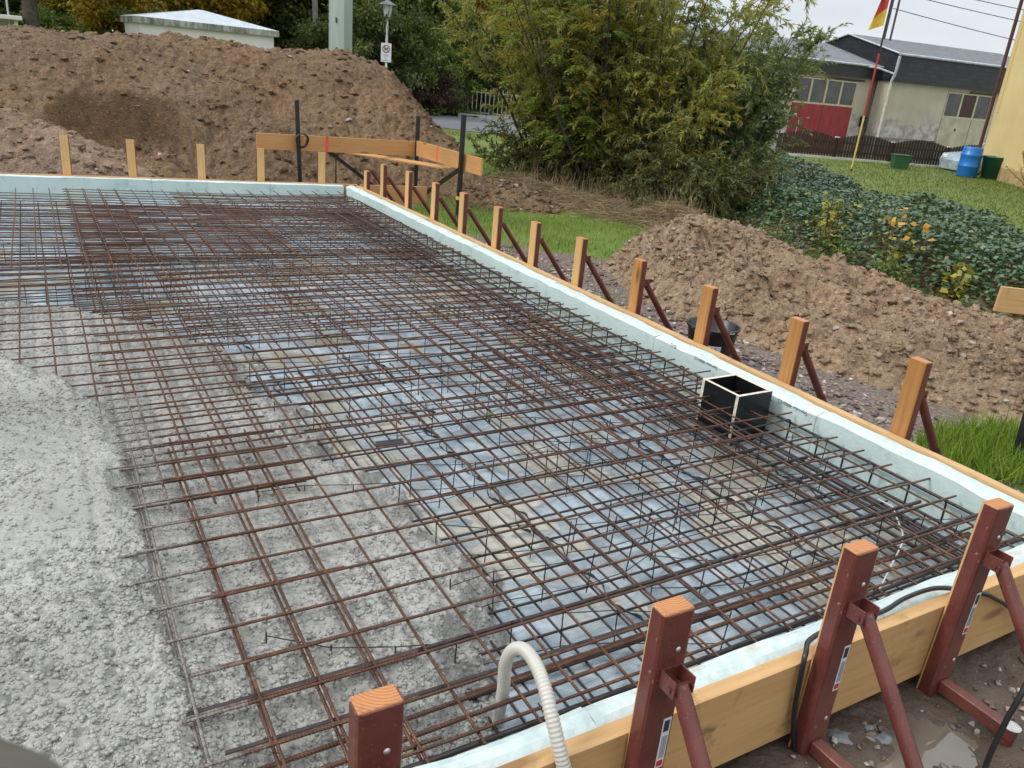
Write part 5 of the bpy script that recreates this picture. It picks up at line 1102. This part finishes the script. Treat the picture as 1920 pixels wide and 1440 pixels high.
def car(name, label, loc, rz, paint, s=1.0):
    c = thing(name, label, 'car', loc, rz); c.scale = (s, s, s)
    side = [(-2.05, .32), (-2.08, .62), (-1.98, .82), (-1.15, .93), (-.45, 1.40), (.15, 1.48), (1.05, 1.44), (1.75, 1.02), (2.02, .95), (2.08, .6), (2.04, .32)]
    wl_ = [.80, .84, .84, .83, .62, .60, .60, .78, .80, .82, .80]
    b = MB(); n = len(side); V = [(x, -w_, z) for (x, z), w_ in zip(side, wl_)] + [(x, w_, z) for (x, z), w_ in zip(side, wl_)]
    b.add(V, [list(range(n)), list(range(n, 2 * n))[::-1]] + [(i, i + n, (i + 1) % n + n, (i + 1) % n) for i in range(n)]); b.build('body', paint, c)
    gl = plain('car_glass', (0.03, 0.035, 0.04), .06)
    def quad(nm, P): b = MB(); b.add(P, [(0, 1, 2, 3)]); b.build(nm, gl, c)
    quad('windscreen', [(-1.10, -.74, .975), (-1.10, .74, .975), (-.50, .58, 1.375), (-.50, -.58, 1.375)]); quad('rear_window', [(1.70, .70, 1.07), (1.70, -.70, 1.07), (1.12, -.56, 1.41), (1.12, .56, 1.41)])
    for sgn in (-1, 1):
        for a, e in ((-.62, .15), (.2, 1.0)): quad('side_window', [(a - (.25 if a < 0 else 0), sgn * .80, .98), (e + (.3 if e > .9 else 0), sgn * .795, .98), (e, sgn * .635, 1.38), (a + (.05 if a < 0 else 0), sgn * .635, 1.38)])
        for x_ in (-1.3, 1.3):
            b = MB(); b.tube([(x_, sgn * .70, .31), (x_, sgn * .87, .31)], .31, 20, smooth=False); wh = b.build('tyre', M['black_plastic'], c); b = MB(); b.tube([(x_, sgn * .86, .31), (x_, sgn * .88, .31)], .19, 16, smooth=False); b.build('rim', M['zinc'], wh)
        b = MB(); b.box((-.85, sgn * .84 - .06, .98), (-.72, sgn * .84 + .06, 1.1), 0, bev=.02); b.build('mirror', paint, c)
        b = MB(); b.box((-2.085, sgn * .6 - .15, .66), (-2.0, sgn * .6 + .15, .78), 0, bev=.02); b.build('headlight', plain('lamp_glass', (.7, .7, .7), .1), c)
    return c
car('parked_car', 'dark parked car at the left photo edge, only its windscreen slope above the mound', (-.93, 20.1, GZ), math.radians(180), plain('dark_car_paint', (0.03, 0.035, 0.045), .2), 1.27)
car('parked_car', 'pale silver blue parked car behind the picket fence beside the yellow house', (27.5, 15.35, -.56), math.radians(-25), plain('silver_car_paint', (0.42, 0.50, 0.58), .25, .3), .95)

# ------------------------------------------------------------------ garages
UA = math.radians(-8.5); GQ = (30.455, 22.726)
t = NT('old_plaster'); n1 = t.noise(1.1, 6, rough=.6); n2 = t.noise(2.6, 7, rough=.7, dist=.3); pz = t.sep()
c = t.ramp(n1, (0.3, (0.40, 0.375, 0.27)), (0.7, (0.52, 0.49, 0.37)))
lowm = t.math('SUBTRACT', t.math('ADD', t.math('MULTIPLY', t.noise(1.4, 5), 1.6), 0.4), pz[2])
c = t.mix(t.ramp(lowm, (0.05, 0.0), (0.35, 0.8)), c, t.ramp(n2, (0.4, (0.55, 0.53, 0.50)), (0.6, (0.22, 0.20, 0.16))))
c = t.mix(t.ramp(n2, (0.60, 0.0), (0.66, 0.7)), c, (0.46, 0.42, 0.38))
M['plaster'] = t.pbr(c, .85, t.bump(n2, .3, .02))
t = NT('slate_cladding'); br_ = t.N('TexBrick'); br_.inputs['Scale'].default_value = 1; br_.inputs['Brick Width'].default_value = .4; br_.inputs['Row Height'].default_value = .16; br_.inputs['Mortar Size'].default_value = .008
br_.inputs['Color1'].default_value = (0.017, 0.018, 0.022, 1); br_.inputs['Color2'].default_value = (0.030, 0.031, 0.036, 1); br_.inputs['Mortar'].default_value = (0.008, 0.008, 0.01, 1)
cmb = t.N('CombineXYZ'); s3 = t.sep(); t.t.links.new(t.math('ADD', s3[0], s3[1]), cmb.inputs[0]); t.t.links.new(s3[2], cmb.inputs[1]); t.t.links.new(cmb.outputs[0], br_.inputs['Vector'])
M['slate'] = t.pbr(br_.outputs[0], .45)
t = NT('corrugated_roof'); n1 = t.noise(3.2, 7, rough=.75)
c = t.ramp(n1, (0.3, (0.10, 0.105, 0.115)), (0.62, (0.19, 0.20, 0.215))); c = t.mix(t.ramp(t.noise(9, 4), (0.70, 0), (.78, .8)), c, (0.36, 0.37, 0.36))
M['corr'] = t.pbr(c, .6)
M['gutter'] = plain('gutter_grey', (0.45, 0.49, 0.53), .4)
M['door_cream'] = plain('cream_paint', (0.50, 0.46, 0.30), .5, 0, .2, 4)
t = NT('red_door'); n1 = t.noise(3, 7, t.map((1.6, 1, .5)), rough=.7)
c = t.ramp(n1, (0.3, (0.20, 0.010, 0.014)), (0.6, (0.30, 0.022, 0.028)), (.8, (0.42, 0.09, 0.09)))
M['door_red'] = t.pbr(c, .35)
M['pane'] = plain('dusty_pane', (0.085, 0.09, 0.085), .15, 0, .35, 1.5)
def gar(name, label): return thing(name, label, 'garage', (GQ[0], GQ[1], 0), UA)
def corrugated(b, u0, u1, w0, w1, z0, z1, step=.09, amp=.022):
    n = int((u1 - u0) / step * 4); V = []
    for i in range(n + 1):
        u_ = u0 + (u1 - u0) * i / n; a = amp * math.sin(i * math.pi / 2)
        V += [(u_, w0, z0 + a), (u_, w1, z1 + a)]
    b.add(V, [(2 * i, 2 * i + 2, 2 * i + 3, 2 * i + 1) for i in range(n)], smooth=True)
def gate(par, u0, u1, zb, zm, zt, w0, lowmat, panes, open_pane=None):
    g = MB(); g.box((u0, w0 - .03, zb), (u1, w0 + .03, zm)); dr = g.build('gate_door', lowmat, par)
    f = MB(); n = panes; wd = (u1 - u0) / n
    f.box((u0, w0 - .035, zm + .001), (u1, w0 + .03, zm + .07)); f.box((u0, w0 - .035, zt - .06), (u1, w0 + .03, zt))
    for i in range(n + 1): x_ = u0 + i * wd; f.box((max(u0, x_ - .045), w0 - .036, zm + .0705), (min(u1, x_ + .045), w0 + .029, zt - .0605))
    f.build('window_frame', M['door_cream'], dr)
    for i in range(n):
        p = MB(); p.box((u0 + i * wd + .045, w0 - .008, zm + .0706), (u0 + (i + 1) * wd - .045, w0 + .008, zt - .0606)); p.build('pane', plain('dark_red_curtain', (0.05, 0.012, 0.012), .3) if i == open_pane else M['pane'], dr)
    for i in range(1, n):
        if i % 2 == 0: p = MB(); p.box((u0 + i * wd - .012, w0 - .034, zb), (u0 + i * wd + .012, w0 - .0305, zm)); p.build('gap', M['ink'], dr)
    return dr
G1 = gar('garage', 'left garage with the red folding gate and a dark slate fascia')
W1 = .74; ul = -9.5
b = MB(); b.box((ul, W1, -.9), (-4.12, W1 + .25, 2.60)); b.box((-1.00, W1, -.9), (-.001, W1 + .25, 2.60)); b.box((-4.12, W1, 2.34), (-1.00, W1 + .25, 2.60)); b.box((ul, W1 + 6.6, -.9), (-.001, W1 + 6.85, 2.6)); b.box((ul, W1 + .25, -.9), (ul + .25, W1 + 6.6, 2.6)); b.build('wall', M['plaster'], G1)
b = MB(); b.box((ul - .05, W1 - .16, 2.475), (.10, W1 + .02, 2.955)); b.build('fascia', M['slate'], G1)
b = MB(); b.tube([(ul, W1 - .20, 2.965), (.12, W1 - .20, 2.965)], .045, 8); b.build('gutter', M['gutter'], G1)
b = MB(); corrugated(b, ul - .05, .12, W1 - .22, W1 + 3.38, 2.985, 3.87); corrugated(b, ul - .05, .12, W1 + 3.38, W1 + 7.0, 3.87, 2.98); b.build('roof', M['corr'], G1)
dr = gate(G1, -4.10, -1.02, -.6, 1.325, 2.32, W1 + .02, M['door_red'], 4)
b = MB(); b.box((-3.95, W1 - .014, .78), (-3.78, W1 - .0105, .93)); b.build('notice', M['sticker'], dr)
b = MB(); b.tube([(-3.62, W1 - .03, .74), (-3.70, W1 - .04, .05)], .014, 6); b.tube([(-3.28, W1 - .03, .78), (-3.12, W1 - .03, .785)], .012, 6); b.build('handle', M['sticker'], dr)
b = MB(); b.box((-2.62, W1 - .05, 2.345), (-.70, W1 - .0005, 2.40)); b.build('door_rail', M['ink'], G1)
t = NT('damp_stain'); n1 = t.noise(3.5, 7, t.map((1, 1, .35)), rough=.75)
M['damp'] = t.pbr(t.ramp(n1, (.35, (0.05, 0.046, 0.036)), (.65, (0.22, 0.20, 0.155))), .9)
b = MB(); b.box((-.34, W1 - .004, -.6), (-.002, W1 - .0005, 2.47)); b.build('damp_streak', M['damp'], G1)
G2 = gar('garage', 'right garage, taller, with a dark slate gable and a cream gate')
D2 = 5.7; rr = 9
b = MB(); b.box((0, 0, -.9), (3.22, .25, 2.60)); b.box((5.86, 0, -.9), (rr, .25, 2.6)); b.box((3.22, 0, 2.32), (5.86, .25, 2.6)); b.box((0, .25, -.9), (.25, D2, 2.6)); b.box((rr - .25, .25, -.9), (rr, D2, 2.6)); b.build('wall', M['plaster'], G2)
b = MB(); b.box((-.06, -.18, 2.455), (rr, -.001, 3.485)); b.build('fascia', M['slate'], G2)
b = MB(); b.add([(-.075, -.20, 2.455), (-.075, D2 + .2, 2.455), (-.075, D2 + .2, 3.46), (-.075, 2.85, 4.20), (-.075, -.20, 3.46)], [(0, 4, 3, 2, 1)]); b.add([(.06, -.0, 2.6), (.06, D2, 2.6), (.06, D2, 3.4), (.06, 2.85, 4.15), (.06, 0, 3.45)], [(0, 1, 2, 3, 4)]); b.build('gable', M['slate'], G2)
b = MB(); corrugated(b, -.14, rr, -.26, 2.85, 3.50, 4.245); corrugated(b, -.14, rr, 2.85, D2 + .3, 4.245, 3.48); b.build('roof', M['corr'], G2)
b = MB(); b.tube([(-.14, -.25, 3.475), (rr, -.25, 3.475)], .05, 8); b.tube([(-.13, -.24, 3.50), (-.13, 2.85, 4.24)], .035, 6); b.tube([(-.13, 2.85, 4.24), (-.13, D2 + .2, 3.50)], .035, 6); b.build('gutter', M['gutter'], G2)
b = MB(); b.tube([(-.10, -.24, 3.40), (-.13, -.24, 2.75), (-.10, -.14, 2.55), (-.10, -.10, 2.40)], .055, 8); b.tube([(-.13, -.24, 2.72), (-.5, .3, 2.90), (-.85, .55, 2.93)], .035, 8); b.build('upper_downpipe', M['gutter'], G2)
b = MB(); b.tube([(-.10, -.10, 2.42), (-.12, -.08, .3), (-.16, -.08, -.6)], .052, 8); b.build('downpipe', plain('cream_pipe', (0.58, 0.56, 0.48), .5), G2)
gate(G2, 3.24, 5.84, -.6, 1.265, 2.30, .02, plain('cream_gate', (0.43, 0.41, 0.27), .5, 0, .25, 2), 3, 1)
b = MB(); b.box((4.12, -.03, .75), (4.2, -.0115, .85)); b.build('lock', M['ink'], G2)
b = MB(); b.box((4.45, -.06, 2.325), (5.95, -.0015, 2.38)); b.build('door_rail', plain('rusty_rail', (0.10, 0.05, 0.03), .7), G2)
b = MB(); b.box((-.02, -.07, -.9), (3.2, -.0005, .28)); b.build('plinth', plain('dirty_plinth', (0.20, 0.185, 0.14), .9, 0, .5, 2.5), G2)
mbx = thing('mailbox', 'black mailbox on the plaster left of the cream downpipe', 'mailbox', (GQ[0], GQ[1], 0), UA)
b = MB(); b.box((-.48, .60, .62), (-.24, .735, .98), 0, bev=.01); b.box((-.50, .585, .965), (-.22, .7355, 1.01), 0, bev=.005); b.build('box', M['black_plastic'], mbx); b = MB(); b.box((-.44, .595, .88), (-.28, .5995, .90)); b.build('slot', M['zinc'], mbx)
for (p, q_, l) in (((32.44, 25.07), 0, 'left one of the two thin power poles on the garage roof'), ((32.56, 24.93), 0, 'right one of the two thin power poles on the garage roof')):
    b = MB(); b.tube([(0, 0, 3.6), (.02, 0, 6.6)], .045, 8); b.tube([(-.5, .0, 5.95), (.5, 0, 5.95)], .025, 6); o = b.build('roof_pole', plain('pole_brown', (0.06, 0.05, 0.045), .6)); o.location = (p[0] + (.0 if 'left' in l else .1), p[1], 0); tag(o, l, 'power pole')
def wire(a, c, sag, label):
    b = MB(); P = [Vector(a).lerp(Vector(c), i / 16) - Vector((0, 0, sag * 4 * (i / 16) * (1 - i / 16))) for i in range(17)]; b.tube(P, .016, 5); tag(b.build('power_line', M['wire']), label, 'power line', 'power lines from the garage roof')
wire((32.6, 24.9, 6.02), (52, 17, 4.75), .25, 'lower thick power line running right from the roof poles'); wire((32.5, 25.0, 5.42), (52, 16.8, 3.75), .3, 'lowest thin power line running right from the roof poles'); wire((32.6, 25.3, 6.5), (52, 19, 5.6), .2, 'highest power line at the top right of the sky')

# picket fence
pf = thing('picket_fence', 'dark brown picket fence with a scalloped top on a white plinth before the garages', 'fence', (21.75, 19.35, -.30))
fa, fb = Vector((21.3, 19.55, 0)), Vector((29.2, 15.75, 0)); fl = (fb - fa).length; pf.location = (fa.x, fa.y, -.30); pf.rotation_euler.z = math.atan2(fb.y - fa.y, fb.x - fa.x)
M['picket'] = plain('dark_stained_wood', (0.032, 0.022, 0.017), .6, 0, .4, 9)
sec = 1.95; b = MB(); x = .03
while x < fl:
    k = (x % sec) / sec; hh = .60 + .16 * math.sin(math.pi * k) ** 1.2
    b.prism([(-.038, 0), (.038, 0), (.038, hh - .03), (.02, hh - .006), (0, hh), (-.02, hh - .006), (-.038, hh - .03)], -.011, .011, 0, frame((x, -.03, .075), (1, 0, 0), None, (0, -1, 0))); x += .098
b.build('pickets', M['picket'], pf); b = MB(); b.box((0, -.018, .22), (fl, .02, .27)); b.box((0, -.018, .50), (fl, .02, .55)); b.build('rails', M['picket'], pf)
b = MB(); b.box((-2.0, -.055, -.15), (fl, .055, .055)); b.build('plinth', plain('white_plinth', (.55, .54, .51), .8, 0, .25, 3), pf)
x = 0
while x < fl + .1:
    b = MB(); b.box((x - .05, -.006, .0555), (x + .05, .094, .66)); ps = b.build('fence_post', M['picket'], pf); b = MB(); b.box((x - .065, -.02, .6605), (x + .065, .108, .70)); b.build('post_cap', M['white_wall'], ps); x += sec

# flag pole in black, red and yellow
fp = thing('flagpole', 'thin flagpole painted black, red and yellow on the lawn', 'flagpole', (19.6, 15.22, GZ)); fp.rotation_euler = (.006, .004, 0)
for nm, z0, z1, m_ in (('yellow_section', 0.08, 1.48, plain('pole_yellow', (.62, .47, .12), .5)), ('red_section', 1.481, 3.05, plain('pole_red', (.42, .03, .03), .5)), ('black_section', 3.051, 6.0, M['black_paint']), ('foot', -.2, .079, M['black_paint'])):
    b = MB(); b.tube([(0, 0, z0), (0, 0, z1)], .024, 8); b.build(nm, m_, fp)
fl_ = thing('flag', 'limp black, red and gold flag hanging from the top of the flagpole', 'flag', (19.6, 15.22, GZ)); rx, ry = -.79, .61
nu, nv = 14, 36
for nm, v0, v1, m_ in (('black_stripe', 0, 12, plain('flag_black', (.02, .02, .022), .8, 0, .2)), ('red_stripe', 12, 24, plain('flag_red', (.55, .06, .04), .8, 0, .15)), ('gold_stripe', 24, 36, plain('flag_gold', (.72, .48, .06), .8, 0, .15))):
    V = []
    for j in range(v0, v1 + 1):
        vv = j / nv
        for i in range(nu + 1):
            uu = i / nu; droop = uu * .55; wd = .34 * uu * (.55 + .55 * vv) ; fold = .07 * math.sin(uu * 7 + vv * 2.0) * uu
            V.append((.035 * rx + rx * wd - ry * fold, .035 * ry + ry * wd + rx * fold, 4.98 - vv * (1.25 - .2 * uu) - droop * (1 - .35 * vv)))
    b = MB(); w_ = nu + 1; b.add(V, [(j * w_ + i, j * w_ + i + 1, (j + 1) * w_ + i + 1, (j + 1) * w_ + i) for j in range(v1 - v0) for i in range(nu)], smooth=True); b.build(nm, m_, fl_)

# barrels and box by the yellow house
def barrel(label, x, y, prof, mat, cat='barrel', lid=True):
    t_ = thing('barrel' if cat == 'barrel' else 'tub', label, cat, (x, y, GZ)); b = MB(); b.lathe(prof, n=28); b.build('body', mat, t_); return t_
o = barrel('bright blue plastic barrel, leftmost by the yellow house', 24.35, 14.82, [(0, 0), (.27, 0), (.285, .03), (.29, .28), (.305, .30), (.305, .33), (.29, .35), (.29, .60), (.305, .62), (.305, .65), (.285, .67), (.275, .82), (.26, .86), (0, .87)], plain('blue_plastic', (.015, .16, .52), .35, 0, .1))
b = MB(); b.tube([(.12, 0, .868), (.12, 0, .89)], .05, 10); b.build('bung', M['black_plastic'], o)
barrel('dark green open tub between the blue and the grey barrel', 24.85, 14.38, [(0, 0), (.25, 0), (.33, .62), (.355, .625), (.355, .66), (.32, .66), (.24, .03), (0, .03)], plain('green_tub', (.02, .11, .07), .4, 0, .15), 'tub')
o = barrel('grey lidded barrel, rightmost against the yellow wall', 25.05, 13.92, [(0, 0), (.25, 0), (.29, .06), (.315, .28), (.315, .34), (.29, .50), (.25, .555), (.27, .56), (.27, .60), (.25, .62), (0, .63)], plain('grey_barrel', (.15, .145, .14), .5, 0, .2))
b = MB(); b.tube([(-.32, 0, .45), (-.34, 0, .49), (-.27, 0, .56)], .018, 6); b.tube([(.32, 0, .45), (.34, 0, .49), (.27, 0, .56)], .018, 6); b.build('handle', M['black_plastic'], o)
gb = thing('green_box', 'dark green plastic box on the grass before the picket fence', 'box', (23.25, 16.35, GZ), math.radians(-35)); b = MB(); V = [(-.21, -.16, 0), (.21, -.16, 0), (.21, .16, 0), (-.21, .16, 0), (-.25, -.19, .40), (.25, -.19, .40), (.25, .19, .40), (-.25, .19, .40)]
b.add(V, [(0, 3, 2, 1), (4, 5, 6, 7), (0, 1, 5, 4), (1, 2, 6, 5), (2, 3, 7, 6), (3, 0, 4, 7)]); b.build('body', plain('green_box', (.025, .10, .045), .45, 0, .2), gb); b = MB(); b.box((-.27, -.21, .4005), (.27, .21, .43), 0, bev=.01); b.build('lid', plain('green_box_lid', (.02, .085, .04), .45, 0, .2), gb)

# yellow house
t = NT('yellow_render'); n1 = t.noise(.9, 6); pz = t.sep()
c = t.ramp(n1, (.3, (.60, .45, .20)), (.7, (.70, .55, .27))); c = t.mix(t.ramp(t.math('ADD', pz[2], t.math('MULTIPLY', t.noise(2, 5), .25)), (.48, 1.0), (.56, 0.0)), c, t.ramp(t.noise(4, 6), (.35, (.34, .23, .10)), (.65, (.48, .35, .16))))
M['yellow'] = t.pbr(c, .85, t.bump(t.noise(50, 4), .35, .006))
hc = Vector((26.0, 15.5, 0)); hd = Vector((-.66, -.75, 0)).normalized(); yh = thing('yellow_house', 'yellow rendered house wall with a brown downpipe at the right photo edge', 'house', (hc.x, hc.y, GZ), math.atan2(hd.y, hd.x))
b = MB(); b.box((0, 0, 0), (9.0, 7.0, 7.5)); b.build('wall', M['yellow'], yh)
b = MB(); b.tube([(-.07, -.10, 7.2), (-.07, -.10, .3), (-.15, -.2, .1)], .055, 8); b.build('downpipe', plain('brown_pipe', (.075, .028, .022), .45), yh)
b = MB(); b.box((.28, -.03, 1.9), (.36, -.0005, 7.5)); b.build('wall_trim', M['yellow'], yh)
b = MB(); b.add([(-.5, -.6, 7.4), (9.5, -.6, 7.4), (9.5, 3.5, 10), (-.5, 3.5, 10), (-.5, 7.6, 7.4), (9.5, 7.6, 7.4)], [(0, 1, 2, 3), (3, 2, 5, 4)]); b.build('roof', plain('roof_tile', (.16, .06, .04), .7), yh)
rng = np.random.default_rng(99); t_ = thing('bare_shrub', 'nearly bare thin shrub with a few leaves against the yellow wall', 'shrub', (22.3, 11.75, GZ)); st = MB(); P, D = [], []
for i in range(26):
    a = rng.uniform(0, 6.28); ti = rng.uniform(.05, .6); p = curve_pts((0, 0, 0), (math.sin(ti) * math.cos(a), math.sin(ti) * math.sin(a), math.cos(ti)), rng.uniform(.8, 1.7), 7, .1, rng, .12); st.tube(p, list(np.linspace(.014, .004, 8)), 4, cap=False)
    kk = rng.uniform(2, 7, 12); ii = np.minimum(kk.astype(int), 6); P.append(p[ii] + (p[ii + 1] - p[ii]) * (kk - ii)[:, None]); D.append(rng.normal(0, 1, (12, 3)))
P = np.concatenate(P); D = np.concatenate(D); n = len(P); st.build('stems', M['twig'], t_); crown(P, D, rng.normal(0, 1, (n, 3)), np.full(n, .06), np.full(n, .04), M['lf_gold'], t_, 'leaves')
bpy.context.view_layer.update()
